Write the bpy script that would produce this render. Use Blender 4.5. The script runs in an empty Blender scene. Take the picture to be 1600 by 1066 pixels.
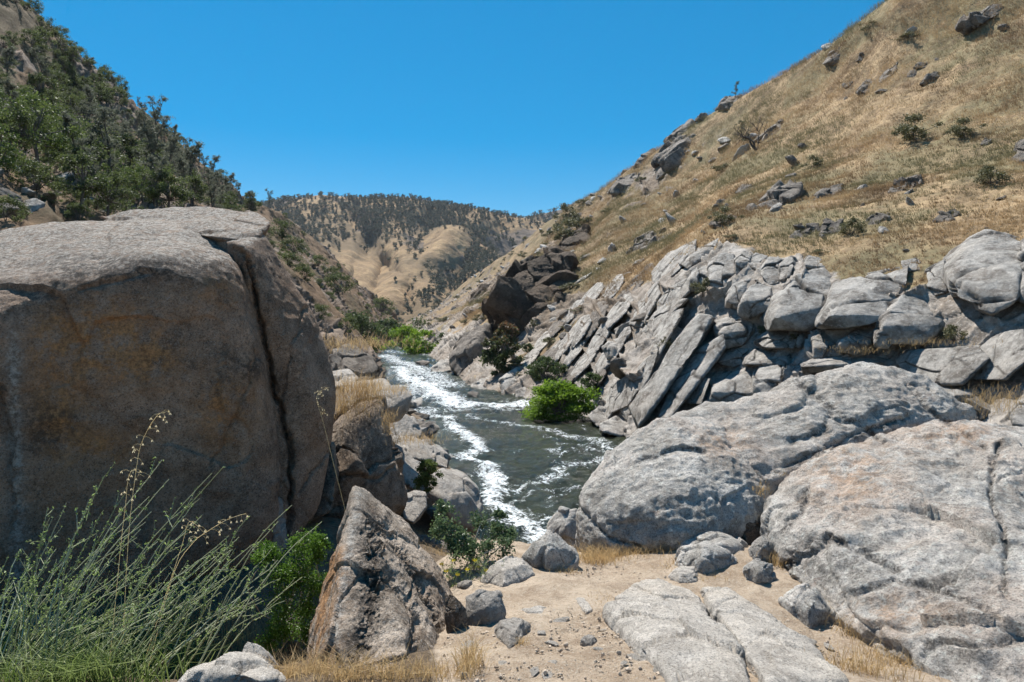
import bpy, bmesh, math, random
import numpy as np
from mathutils import Vector

# ------------------------------------------------------------------ camera, sky, sun, exposure
SC = bpy.context.scene
COL = SC.collection
H, F, CX, HY = 7.5, 1067.0, 800.0, 500.0          # eye height over the river, focal length in photo pixels, horizon row
cam_d = bpy.data.cameras.new("camera"); cam = bpy.data.objects.new("camera", cam_d); COL.objects.link(cam)
cam.location = (0, 0, H); cam.rotation_euler = (math.radians(90), 0, 0)
cam_d.sensor_width = 36.0; cam_d.lens = 36.0 * F / 1600.0
cam_d.shift_y = -(533.0 - HY) / 1600.0
cam_d.clip_start = 0.05; cam_d.clip_end = 9000.0
SC.camera = cam

SUN = Vector((-0.24, 0.46, 0.84)).normalized()
GAMMA = 0.58
W = bpy.data.worlds.new("World"); SC.world = W; W.use_nodes = True
wn = W.node_tree.nodes; wl = W.node_tree.links
sky = wn.new("ShaderNodeTexSky"); sky.sky_type = 'NISHITA'; sky.sun_disc = False
sky.sun_elevation = math.asin(SUN.z); sky.sun_rotation = math.atan2(SUN.x, SUN.y)
sky.air_density = 1.1; sky.dust_density = 0.0; sky.ozone_density = 1.0; sky.altitude = 3000
bg = wn["Background"]; bg.inputs[1].default_value = 0.15
gam = wn.new("ShaderNodeHueSaturation"); gam.inputs['Saturation'].default_value = 2.25; gam.inputs['Hue'].default_value = 0.493; gam.inputs['Value'].default_value = 1.0
gm = wn.new("ShaderNodeGamma"); gm.inputs[1].default_value = GAMMA
wl.new(sky.outputs[0], gm.inputs[0]); wl.new(gm.outputs[0], gam.inputs['Color']); wl.new(gam.outputs[0], bg.inputs[0])
sd = bpy.data.lights.new("sun", 'SUN'); sd.energy = 5.0; sd.angle = math.radians(0.5); sd.color = (1.0, 0.965, 0.90)
so = bpy.data.objects.new("sun", sd); COL.objects.link(so)
so.rotation_euler = SUN.to_track_quat('Z', 'Y').to_euler(); so.location = (0, 0, 60)
SC.view_settings.view_transform = 'Standard'; SC.view_settings.look = 'None'
SC.view_settings.exposure = 0.85; SC.view_settings.gamma = 1.0
SC.render.engine = 'CYCLES'
SC.cycles.max_bounces = 5; SC.cycles.diffuse_bounces = 3; SC.cycles.glossy_bounces = 2
SC.cycles.transmission_bounces = 2; SC.cycles.transparent_max_bounces = 4
SC.cycles.caustics_reflective = False; SC.cycles.caustics_refractive = False

RNG = np.random.default_rng(7)
random.seed(7)

# ------------------------------------------------------------------ projection helpers
def P(px, py, d):
    return np.array([(px - CX) / F * d, d, H - (py - HY) / F * d])
def proj(V):
    y = np.maximum(V[:, 1], 0.05)
    return CX + V[:, 0] / y * F, HY - (V[:, 2] - H) / y * F

# ------------------------------------------------------------------ numpy noise
def _h(ix, iy, iz, s):
    h = (ix.astype(np.uint32) * np.uint32(374761393)) ^ (iy.astype(np.uint32) * np.uint32(668265263)) ^ \
        (iz.astype(np.uint32) * np.uint32(2147483647 - 1274126177 % 97)) ^ np.uint32((s * 2654435761 + 12345) & 0xffffffff)
    h = (h ^ (h >> np.uint32(13))) * np.uint32(1274126177)
    h = (h ^ (h >> np.uint32(16))) * np.uint32(2246822519)
    h = h ^ (h >> np.uint32(15))
    return h
def _f(h): return h.astype(np.float64) / 4294967295.0
def vnoise(p, s=0):
    i = np.floor(p).astype(np.int64); f = p - i
    u = f * f * f * (f * (f * 6 - 15) + 10)
    r = 0
    for dx in (0, 1):
        wx = u[:, 0] if dx else 1 - u[:, 0]
        for dy in (0, 1):
            wy = u[:, 1] if dy else 1 - u[:, 1]
            for dz in (0, 1):
                wz = u[:, 2] if dz else 1 - u[:, 2]
                r = r + _f(_h(i[:, 0] + dx, i[:, 1] + dy, i[:, 2] + dz, s)) * wx * wy * wz
    return r * 2 - 1
def fbm(p, oct=4, s=0, gain=0.5, lac=2.07):
    r = 0; a = 1.0; t = 0
    for k in range(oct):
        r = r + a * vnoise(p + 17.3 * k, s + k); t += a; a *= gain; p = p * lac
    return r / t
def ridged(p, oct=4, s=0):
    r = 0; a = 1.0; t = 0
    for k in range(oct):
        r = r + a * (1 - 2 * np.abs(vnoise(p + 9.1 * k, s + k))); t += a; a *= 0.5; p = p * 2.1
    return r / t
def worley(p, s=0, jit=0.9):
    i = np.floor(p).astype(np.int64)
    n = len(p); f1 = np.full(n, 9.0); f2 = np.full(n, 9.0); cid = np.zeros(n, np.uint32); cv = np.zeros((n, 3))
    for dx in (-1, 0, 1):
        for dy in (-1, 0, 1):
            for dz in (-1, 0, 1):
                a, b, c = i[:, 0] + dx, i[:, 1] + dy, i[:, 2] + dz
                h = _h(a, b, c, s)
                o = np.stack([_f(h), _f(h * np.uint32(1664525) + np.uint32(1013904223)), _f(h * np.uint32(22695477) + np.uint32(77))], 1)
                q = np.stack([a, b, c], 1) + 0.5 + (o - 0.5) * jit
                v = p - q; d = np.sqrt((v * v).sum(1))
                m = d < f1
                f2 = np.where(m, f1, np.minimum(f2, d)); f1 = np.where(m, d, f1)
                cid = np.where(m, h, cid); cv = np.where(m[:, None], v, cv)
    return f1, f2, cid, cv
def sstep(a, b, x):
    # smooth ramp from a to b, either way round
    t = np.clip((x - a) / (b - a), 0, 1); return t * t * (3 - 2 * t)
def rotm(ax, deg):
    from mathutils import Matrix
    return np.array(Matrix.Rotation(math.radians(deg), 3, ax))
def fracture(p, M, s=0, tilt=0.9, step=0.6, groove=0.5, gw=0.09, warp=0.25):
    """blocks split by joints: each cell its own offset and tilt, a groove where cells meet (in cell units)"""
    q = p @ M.T
    q = q + warp * np.stack([fbm(q * 1.3, 3, s + 5), fbm(q * 1.3 + 31, 3, s + 6), fbm(q * 1.3 + 77, 3, s + 7)], 1)
    f1, f2, cid, cv = worley(q, s)
    r = _f(cid * np.uint32(747796405) + np.uint32(1))
    t = np.stack([_f(cid * np.uint32(2891336453) + np.uint32(k * 7919)) - 0.5 for k in (1, 2, 3)], 1)
    d = step * (r - 0.5) + tilt * (cv * t).sum(1)
    g = 1 - sstep(0, gw, f2 - f1)
    return d - groove * g, g, r
def polydist(px, py, line):
    d = np.full(len(px), 1e9)
    for (x0, y0), (x1, y1) in zip(line[:-1], line[1:]):
        vx, vy = x1 - x0, y1 - y0; L = vx * vx + vy * vy + 1e-9
        t = np.clip(((px - x0) * vx + (py - y0) * vy) / L, 0, 1)
        d = np.minimum(d, np.hypot(px - x0 - t * vx, py - y0 - t * vy))
    return d

# ------------------------------------------------------------------ mesh and object helpers
def mesh(name, V, Q=None, T=None, mats=(), mi=None, smooth=True, attrs=None):
    V = np.asarray(V, np.float32)
    Q = np.zeros((0, 4), np.int32) if Q is None else np.asarray(Q, np.int32).reshape(-1, 4)
    T = np.zeros((0, 3), np.int32) if T is None else np.asarray(T, np.int32).reshape(-1, 3)
    me = bpy.data.meshes.new(name)
    me.vertices.add(len(V)); me.vertices.foreach_set("co", V.ravel())
    idx = np.concatenate([Q.ravel(), T.ravel()]); me.loops.add(len(idx)); me.loops.foreach_set("vertex_index", idx)
    ls = np.concatenate([np.arange(len(Q)) * 4, len(Q) * 4 + np.arange(len(T)) * 3]).astype(np.int32)
    me.polygons.add(len(ls)); me.polygons.foreach_set("loop_start", ls)
    for m in mats: me.materials.append(m)
    if mi is not None: me.polygons.foreach_set("material_index", np.asarray(mi, np.int32))
    me.polygons.foreach_set("use_smooth", np.full(len(ls), bool(smooth)))
    for k, a in (attrs or {}).items():
        at = me.attributes.new(k, 'FLOAT', 'POINT'); at.data.foreach_set("value", np.asarray(a, np.float32))
    me.update(calc_edges=True); me.validate()
    return me
def add(name, me, parent=None, loc=None):
    o = bpy.data.objects.new(name, me); COL.objects.link(o)
    if loc is not None: o.location = [float(c) for c in loc]
    if parent is not None: o.parent = parent
    return o
def tag(o, label=None, cat=None, group=None, kind=None):
    if label: o['label'] = label
    if cat: o['category'] = cat
    if group: o['group'] = group
    if kind: o['kind'] = kind
    return o
def empty(name, loc, rz=0.0, s=1.0):
    o = bpy.data.objects.new(name, None); COL.objects.link(o); o.location = [float(c) for c in loc]
    o.rotation_euler = (0, 0, rz); o.scale = (s, s, s); o.empty_display_size = 0.2
    return o
def dup(root, loc, rz, s, label=None, group=None, tilt=(0, 0)):
    r = root.copy(); COL.objects.link(r)
    r.location = [float(c) for c in loc]; r.rotation_euler = (tilt[0], tilt[1], rz)
    r.scale = (s, s, s) if np.isscalar(s) else s
    for ch in list(root.children):
        c = ch.copy(); COL.objects.link(c); c.parent = r
    if label: r['label'] = label
    if group: r['group'] = group
    return r
def vnormals(V, T):
    a, b, c = V[T[:, 0]], V[T[:, 1]], V[T[:, 2]]
    n = np.cross(b - a, c - a); N = np.zeros_like(V)
    for k in range(3):
        for j in range(3): N[:, j] += np.bincount(T[:, k], n[:, j], len(V))
    return N / (np.linalg.norm(N, axis=1, keepdims=True) + 1e-12)
def grid_faces(nu, nv):
    i = np.arange(nu * nv).reshape(nu, nv)
    return np.stack([i[:-1, :-1], i[1:, :-1], i[1:, 1:], i[:-1, 1:]], -1).reshape(-1, 4)
def q2t(Q): return np.concatenate([Q[:, [0, 1, 2]], Q[:, [0, 2, 3]]])

# ------------------------------------------------------------------ materials
def newmat(name):
    m = bpy.data.materials.new(name); m.use_nodes = True
    nt = m.node_tree; b = nt.nodes["Principled BSDF"]
    return m, nt, b
class NT:
    def __init__(s, nt): s.nt = nt; s.n = nt.nodes; s.l = nt.links
    def coord(s, scale=(1, 1, 1), rot=(0, 0, 0), kind='Object'):
        if kind == 'World':
            g = s.n.new("ShaderNodeNewGeometry"); o = g.outputs['Position']
        else:
            g = s.n.new("ShaderNodeTexCoord"); o = g.outputs[kind]
        mp = s.n.new("ShaderNodeMapping"); mp.inputs['Scale'].default_value = scale; mp.inputs['Rotation'].default_value = rot
        s.l.new(o, mp.inputs[0]); return mp.outputs[0]
    def noise(s, v, scale, det=4, rough=0.55, dist=0.0):
        n = s.n.new("ShaderNodeTexNoise"); n.inputs['Scale'].default_value = scale; n.inputs['Detail'].default_value = det
        n.inputs['Roughness'].default_value = rough; n.inputs['Distortion'].default_value = dist
        s.l.new(v, n.inputs['Vector']); return n.outputs['Fac']
    def voro(s, v, scale, feat='F1', out='Distance'):
        n = s.n.new("ShaderNodeTexVoronoi"); n.inputs['Scale'].default_value = scale; n.feature = feat
        s.l.new(v, n.inputs['Vector']); return n.outputs[out]
    def ramp(s, f, a, b, c0=(0, 0, 0, 1), c1=(1, 1, 1, 1)):
        r = s.n.new("ShaderNodeValToRGB"); e = r.color_ramp.elements
        e[0].position = a; e[1].position = b; e[0].color = c0; e[1].color = c1
        s.l.new(f, r.inputs[0]); return r.outputs[0]
    def mix(s, f, a, b, mode='MIX'):
        m = s.n.new("ShaderNodeMix"); m.data_type = 'RGBA'; m.blend_type = mode
        for sock, v in ((m.inputs[0], f), (m.inputs[6], a), (m.inputs[7], b)):
            if hasattr(v, 'is_linked'): s.l.new(v, sock)
            elif np.isscalar(v): sock.default_value = v
            else: sock.default_value = (*v[:3], 1)
        return m.outputs[2]
    def math(s, op, a, b=0.0, clamp=False):
        m = s.n.new("ShaderNodeMath"); m.operation = op; m.use_clamp = clamp
        for sock, v in ((m.inputs[0], a), (m.inputs[1], b)):
            if hasattr(v, 'is_linked'): s.l.new(v, sock)
            else: sock.default_value = v
        return m.outputs[0]
    def attr(s, name):
        a = s.n.new("ShaderNodeAttribute"); a.attribute_name = name; return a.outputs['Fac']
    def bump(s, h, strength, dist, prev=None):
        b = s.n.new("ShaderNodeBump"); b.inputs['Strength'].default_value = strength; b.inputs['Distance'].default_value = dist
        s.l.new(h, b.inputs['Height'])
        if prev is not None: s.l.new(prev, b.inputs['Normal'])
        return b.outputs[0]

def rock_color(t, v, k, light, dark, warm, speck=0.5, speck_scale=70, warm_amt=0.5, lichen=0.35):
    """granite: broad tone, warm weathering, blotches of dark lichen, crystal speckle; k scales the features with distance"""
    big = t.noise(v, 0.7 * k, 5, 0.6)
    mid = t.noise(v, 3.1 * k, 6, 0.65, 0.4)
    c = t.mix(t.ramp(mid, 0.36, 0.60), dark, light)
    c = t.mix(t.math('MULTIPLY', t.ramp(big, 0.46, 0.66), warm_amt), c, warm)
    blot = t.noise(v, 9.0 * k, 6, 0.75)
    c = t.mix(t.math('MULTIPLY', t.ramp(blot, 0.55, 0.66), lichen), c, tuple(x * 0.30 for x in dark))
    pit = t.noise(v, 34.0 * k, 4, 0.8)
    c = t.mix(t.math('MULTIPLY', t.ramp(pit, 0.54, 0.64), 0.5), c, tuple(x * 0.45 for x in dark))
    vein = t.noise(v, 17.0 * k, 4, 0.7)
    c = t.mix(t.math('MULTIPLY', t.ramp(vein, 0.54, 0.66), 0.5), c, tuple(min(1, x * 1.45) for x in light))
    if speck:
        sp = t.noise(v, speck_scale, 2, 0.8)
        c = t.mix(t.math('MULTIPLY', t.ramp(sp, 0.52, 0.60), speck), c, tuple(x * 0.22 for x in dark))
        sp2 = t.noise(v, speck_scale * 1.7, 1, 0.5)
        c = t.mix(t.math('MULTIPLY', t.ramp(sp2, 0.60, 0.68), speck * 0.7), c, (0.62, 0.60, 0.57))
    return c
def granite(name, light, dark, warm, k=1.0, speck=0.5, speck_scale=70, warm_amt=0.5, lichen=0.35, bump=0.5, extra=None, rough=0.85):
    m, nt, b = newmat(name); t = NT(nt); v = t.coord()
    c = rock_color(t, v, k, light, dark, warm, speck, speck_scale, warm_amt, lichen)
    if extra: c = extra(t, v, c)
    nt.links.new(c, b.inputs['Base Color']); b.inputs['Roughness'].default_value = rough
    b.inputs['Specular IOR Level'].default_value = 0.2
    n = t.bump(t.noise(v, 2.2 * k, 8, 0.75), bump * 1.3, 0.26 / k)
    n = t.bump(t.noise(v, 22.0 * k, 6, 0.85), min(1, bump * 1.8), 0.045 / k, n)
    if speck: n = t.bump(t.noise(v, speck_scale * 0.9, 2, 0.7), bump * 0.9, 0.012, n)
    nt.links.new(n, b.inputs['Normal'])
    return m
def stained_and_lit(t, v, c):
    a = t.attr('orange')
    n = t.noise(v, 6, 6, 0.75)
    f = t.math('MULTIPLY', a, t.ramp(n, 0.40, 0.54))
    c = t.mix(t.math('MULTIPLY', f, 0.85), c, t.mix(t.ramp(t.noise(v, 30, 5, 0.8), 0.4, 0.62), (0.72, 0.37, 0.15), (0.26, 0.13, 0.06)))
    f2 = t.math('MULTIPLY', t.attr('pale'), t.ramp(t.noise(v, 9, 5, 0.7), 0.30, 0.5))  # pale also carries painted sunlight: split boulder's top, pointed rock's edge
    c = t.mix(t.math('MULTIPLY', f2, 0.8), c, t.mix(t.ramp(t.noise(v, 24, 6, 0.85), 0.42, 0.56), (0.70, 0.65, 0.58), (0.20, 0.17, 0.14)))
    f3 = t.math('MULTIPLY', t.attr('black'), t.ramp(t.noise(v, 14, 5, 0.8), 0.42, 0.56))
    c = t.mix(t.math('MULTIPLY', f3, 0.8), c, (0.035, 0.032, 0.03))
    red = t.ramp(t.noise(t.coord((1.2, 1.2, 0.8)), 3.3, 4, 0.7), 0.665, 0.70)
    return t.mix(t.math('MULTIPLY', red, 0.3), c, (0.20, 0.09, 0.06))
def jointed(t, v, c):
    return t.mix(t.math('MULTIPLY', t.attr('black'), 0.85), c, (0.05, 0.04, 0.032))
G_BIG = granite("granite_boulder", (0.53, 0.37, 0.265), (0.23, 0.155, 0.108), (0.46, 0.27, 0.155), 1.0, 0.55, 55, 0.6, 0.5, 0.6, stained_and_lit)
G_PALE = granite("granite_pale", (0.74, 0.69, 0.63), (0.37, 0.335, 0.295), (0.62, 0.49, 0.40), 1.3, 0.5, 70, 0.6, 0.45, 0.6, stained_and_lit)
G_SLAB = granite("granite_slab", (0.66, 0.60, 0.53), (0.42, 0.375, 0.325), (0.54, 0.45, 0.35), 1.6, 0.5, 85, 0.4, 0.25, 0.5)
G_DARK = granite("rock_dark", (0.42, 0.33, 0.25), (0.13, 0.098, 0.072), (0.27, 0.17, 0.10), 1.4, 0.5, 60, 0.6, 0.6, 0.7, stained_and_lit)
G_MID = granite("rock_grey", (0.50, 0.455, 0.405), (0.28, 0.245, 0.21), (0.38, 0.29, 0.20), 0.9, 0.25, 40, 0.4, 0.35, 0.5)
G_WALL = granite("rock_ledge", (0.60, 0.56, 0.51), (0.22, 0.195, 0.17), (0.38, 0.275, 0.185), 0.34, 0, 10, 0.3, 0.35, 0.6, jointed)
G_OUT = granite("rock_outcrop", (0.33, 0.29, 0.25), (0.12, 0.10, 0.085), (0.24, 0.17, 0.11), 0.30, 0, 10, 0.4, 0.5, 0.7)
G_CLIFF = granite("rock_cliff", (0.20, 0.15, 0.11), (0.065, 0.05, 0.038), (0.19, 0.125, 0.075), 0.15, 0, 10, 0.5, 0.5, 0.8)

G_POINT = granite("rock_pointed", (0.66, 0.54, 0.43), (0.22, 0.165, 0.12), (0.40, 0.26, 0.16), 1.5, 0.55, 60, 0.5, 0.75, 0.7, stained_and_lit)
def hill_mat(name, g0, g1, g2, rl, rd, rw, k, soil=(0.20, 0.125, 0.075)):
    m, nt, b = newmat(name); t = NT(nt); v = t.coord(kind='World'); st = t.coord((1, 1, 0.45), kind='World')
    rc = rock_color(t, v, 0.32 * k, rl, rd, rw, 0, 10, 0.35, 0.45)
    big = t.noise(v, 0.055 * k, 5, 0.65, 0.6); mid = t.noise(st, 0.33 * k, 6, 0.7, 0.8); fine = t.noise(st, 2.2 * k, 6, 0.8)
    gc = t.mix(t.ramp(mid, 0.40, 0.60), g0, g1)
    gc = t.mix(t.math('MULTIPLY', t.ramp(big, 0.46, 0.56), 0.8), gc, g2)
    gc = t.mix(t.math('MULTIPLY', t.ramp(fine, 0.50, 0.62), 0.6), gc, soil)
    gc = t.mix(t.math('MULTIPLY', t.ramp(t.noise(st, 0.16 * k, 6, 0.75, 1.2), 0.53, 0.63), 0.6), gc, soil)
    rc = t.mix(t.math('MULTIPLY', t.attr('brown'), t.ramp(t.noise(v, 0.25 * k, 5, 0.7), 0.2, 0.5)), rc, t.mix(t.ramp(t.noise(v, 0.9 * k, 6, 0.75), 0.38, 0.62), (0.085, 0.064, 0.048), (0.25, 0.195, 0.145)))
    gc = t.mix(t.math('MULTIPLY', t.attr('brown'), 0.6), gc, t.mix(t.ramp(mid, 0.4, 0.6), (0.10, 0.072, 0.042), (0.22, 0.155, 0.09)))
    f = t.attr('rock'); f = t.ramp(t.math('ADD', f, t.math('MULTIPLY', t.math('SUBTRACT', t.noise(v, 1.1 * k, 6, 0.75), 0.5), 0.9)), 0.42, 0.58)
    nt.links.new(t.mix(f, gc, rc), b.inputs['Base Color']); b.inputs['Roughness'].default_value = 0.95
    b.inputs['Specular IOR Level'].default_value = 0.15
    n = t.bump(t.noise(v, 0.7 * k, 8, 0.75), 0.6, 0.7 / k); n = t.bump(fine, 0.5, 0.12 / k, n)
    nt.links.new(n, b.inputs['Normal'])
    return m
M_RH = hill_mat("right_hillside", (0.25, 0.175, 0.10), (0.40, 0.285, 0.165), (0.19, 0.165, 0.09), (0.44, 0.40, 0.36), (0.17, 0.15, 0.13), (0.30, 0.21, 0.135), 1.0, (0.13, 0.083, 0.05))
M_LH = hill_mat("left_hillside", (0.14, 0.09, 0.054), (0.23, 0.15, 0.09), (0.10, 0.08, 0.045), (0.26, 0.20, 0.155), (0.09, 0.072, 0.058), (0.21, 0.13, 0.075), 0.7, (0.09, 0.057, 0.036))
M_FAR = hill_mat("far_mountain", (0.235, 0.155, 0.085), (0.35, 0.24, 0.13), (0.15, 0.108, 0.062), (0.17, 0.13, 0.10), (0.08, 0.067, 0.057), (0.18, 0.125, 0.08), 0.12, (0.17, 0.115, 0.07))

def dirt_mat():
    m, nt, b = newmat("dirt"); t = NT(nt); v = t.coord(kind='World')
    c = t.mix(t.ramp(t.noise(v, 1.4, 6, 0.65), 0.35, 0.68), (0.42, 0.32, 0.23), (0.58, 0.465, 0.35))
    c = t.mix(t.math('MULTIPLY', t.ramp(t.noise(v, 2.6, 8, 0.8, .5), 0.46, 0.60), 0.7), c, (0.27, 0.19, 0.125))
    c = t.mix(t.math('MULTIPLY', t.ramp(t.noise(v, 24, 5, 0.85), 0.52, 0.64), 0.6), c, (0.20, 0.145, 0.10))
    c = t.mix(t.math('MULTIPLY', t.ramp(t.noise(v, 80, 2, 0.7), 0.55, 0.63), 0.6), c, (0.56, 0.49, 0.40))
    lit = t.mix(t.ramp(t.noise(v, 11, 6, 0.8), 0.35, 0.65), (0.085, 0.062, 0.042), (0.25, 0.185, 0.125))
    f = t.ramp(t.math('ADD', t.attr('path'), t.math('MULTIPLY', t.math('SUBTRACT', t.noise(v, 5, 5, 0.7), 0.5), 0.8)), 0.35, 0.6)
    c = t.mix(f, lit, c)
    nt.links.new(c, b.inputs['Base Color']); b.inputs['Roughness'].default_value = 0.95; b.inputs['Specular IOR Level'].default_value = 0.15
    n = t.bump(t.noise(v, 6, 8, 0.8), 0.7, 0.07); n = t.bump(t.noise(v, 60, 4, 0.85), 0.9, 0.02, n)
    nt.links.new(n, b.inputs['Normal']); return m
M_DIRT = dirt_mat()

def water_mat():
    m, nt, b = newmat("river_water"); t = NT(nt)
    v = t.coord(kind='World'); fl = t.coord((0.9, 0.9, 1), (0, 0, 0), 'World')
    f = t.attr('foam')
    lace = t.noise(fl, 2.9, 9, 0.76, 1.8); lace2 = t.voro(fl, 1.7, 'DISTANCE_TO_EDGE'); fine = t.noise(v, 9.0, 4, 0.8)
    holes = t.math('MULTIPLY', t.ramp(lace2, 0.0, 0.35), 0.22)
    s = t.math('ADD', f, t.math('MULTIPLY', t.math('SUBTRACT', lace, 0.5), 2.4))
    s = t.math('SUBTRACT', s, holes)
    s = t.math('ADD', s, t.math('MULTIPLY', t.math('SUBTRACT', fine, 0.5), 0.5))
    mask = t.ramp(s, 0.42, 0.70)
    deep = t.mix(t.ramp(t.noise(v, 0.35, 4, 0.6), 0.35, 0.65), (0.012, 0.016, 0.009), (0.038, 0.042, 0.022))
    nt.links.new(t.mix(mask, deep, (0.72, 0.75, 0.76)), b.inputs['Base Color'])
    nt.links.new(t.math('ADD', t.math('MULTIPLY', mask, 0.5), 0.10), b.inputs['Roughness'])
    b.inputs['IOR'].default_value = 1.33; b.inputs['Specular IOR Level'].default_value = 0.45
    n = t.bump(t.noise(t.coord((1.0, 0.7, 1), kind='World'), 1.5, 6, 0.65, 0.8), 0.9, 0.5)
    n = t.bump(t.noise(v, 5.5, 4, 0.7, 0.4), 0.6, 0.07, n)
    nt.links.new(n, b.inputs['Normal']); return m
M_WATER = water_mat()

def leaf_mat(name, c0, c1, trans=0.35, rough=0.6, c2=None):
    m, nt, b = newmat(name); t = NT(nt); a = t.attr('var')
    c = t.mix(a, c0, c1)
    if c2 is not None: c = t.mix(t.ramp(t.attr('var2'), 0.35, 0.75), c, c2)
    nt.links.new(c, b.inputs['Base Color']); b.inputs['Roughness'].default_value = rough; b.inputs['Specular IOR Level'].default_value = 0.25
    tr = nt.nodes.new("ShaderNodeBsdfTranslucent"); mx = nt.nodes.new("ShaderNodeMixShader"); mx.inputs[0].default_value = trans
    hs = nt.nodes.new("ShaderNodeHueSaturation"); hs.inputs['Value'].default_value = 1.5; nt.links.new(c, hs.inputs['Color'])
    nt.links.new(hs.outputs[0], tr.inputs['Color'])
    nt.links.new(b.outputs[0], mx.inputs[1]); nt.links.new(tr.outputs[0], mx.inputs[2])
    nt.links.new(mx.outputs[0], nt.nodes["Material Output"].inputs[0]); return m
def bark_mat(name, c0, c1):
    m, nt, b = newmat(name); t = NT(nt); v = t.coord((6, 6, 1.2))
    nt.links.new(t.mix(t.ramp(t.noise(v, 4, 5, 0.7), 0.35, 0.65), c0, c1), b.inputs['Base Color']); b.inputs['Roughness'].default_value = 0.9
    nt.links.new(t.bump(t.noise(v, 5, 5, 0.7), 0.5, 0.05), b.inputs['Normal']); return m
L_PINE = leaf_mat("pine_needles", (0.053, 0.062, 0.043), (0.149, 0.158, 0.112), 0.4)
L_OAK = leaf_mat("oak_leaves", (0.036, 0.051, 0.018), (0.106, 0.129, 0.046), 0.4)
L_OAK2 = leaf_mat("green_tree_leaves", (0.043, 0.068, 0.016), (0.122, 0.158, 0.043), 0.3)
L_SCRUB = leaf_mat("scrub_leaves", (0.085, 0.088, 0.042), (0.170, 0.155, 0.080), 0.2)
L_WILLOW = leaf_mat("willow_leaves", (0.068, 0.132, 0.010), (0.168, 0.256, 0.024), 0.42)
L_BANK = leaf_mat("bank_shrub_leaves", (0.034, 0.055, 0.019), (0.089, 0.119, 0.043), 0.3)
L_RUST = leaf_mat("rusty_shrub_leaves", (0.038, 0.055, 0.020), (0.085, 0.106, 0.038), 0.28, 0.6, (0.145, 0.081, 0.043))
L_BUSH = leaf_mat("bush_leaves", (0.045, 0.098, 0.012), (0.112, 0.195, 0.026), 0.35, 0.45)
L_TOYON = leaf_mat("dark_bush_leaves", (0.045, 0.078, 0.034), (0.15, 0.20, 0.09), 0.25, 0.35)
L_FAR = leaf_mat("far_tree_leaves", (0.038, 0.045, 0.030), (0.098, 0.105, 0.064), 0.1)
L_DRY = leaf_mat("dry_grass_blades", (0.27, 0.175, 0.08), (0.52, 0.375, 0.19), 0.35, 0.7)
L_HILL = leaf_mat("hill_grass_blades", (0.20, 0.135, 0.076), (0.44, 0.315, 0.18), 0.2, 0.8, (0.18, 0.16, 0.085))
L_GREEN = leaf_mat("green_grass_blades", (0.068, 0.112, 0.020), (0.240, 0.288, 0.096), 0.35, 0.55)
L_STEM = leaf_mat("pale_stem", (0.204, 0.230, 0.102), (0.442, 0.451, 0.306), 0.15, 0.6)
L_SLEAF = leaf_mat("small_stem_leaves", (0.14, 0.21, 0.05), (0.30, 0.38, 0.14), 0.35, 0.5)
L_OAT = leaf_mat("oat_husk", (0.55, 0.44, 0.24), (0.80, 0.70, 0.47), 0.4, 0.6)
L_YEL = leaf_mat("yellow_petals", (0.70, 0.46, 0.02), (0.85, 0.66, 0.04), 0.3, 0.5)
B_BARK = bark_mat("bark_grey", (0.055, 0.045, 0.038), (0.14, 0.12, 0.10))
B_DEAD = bark_mat("bark_dead", (0.035, 0.026, 0.020), (0.10, 0.078, 0.060))
B_TWIG = bark_mat("twig_pale", (0.20, 0.17, 0.13), (0.42, 0.38, 0.32))

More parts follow.
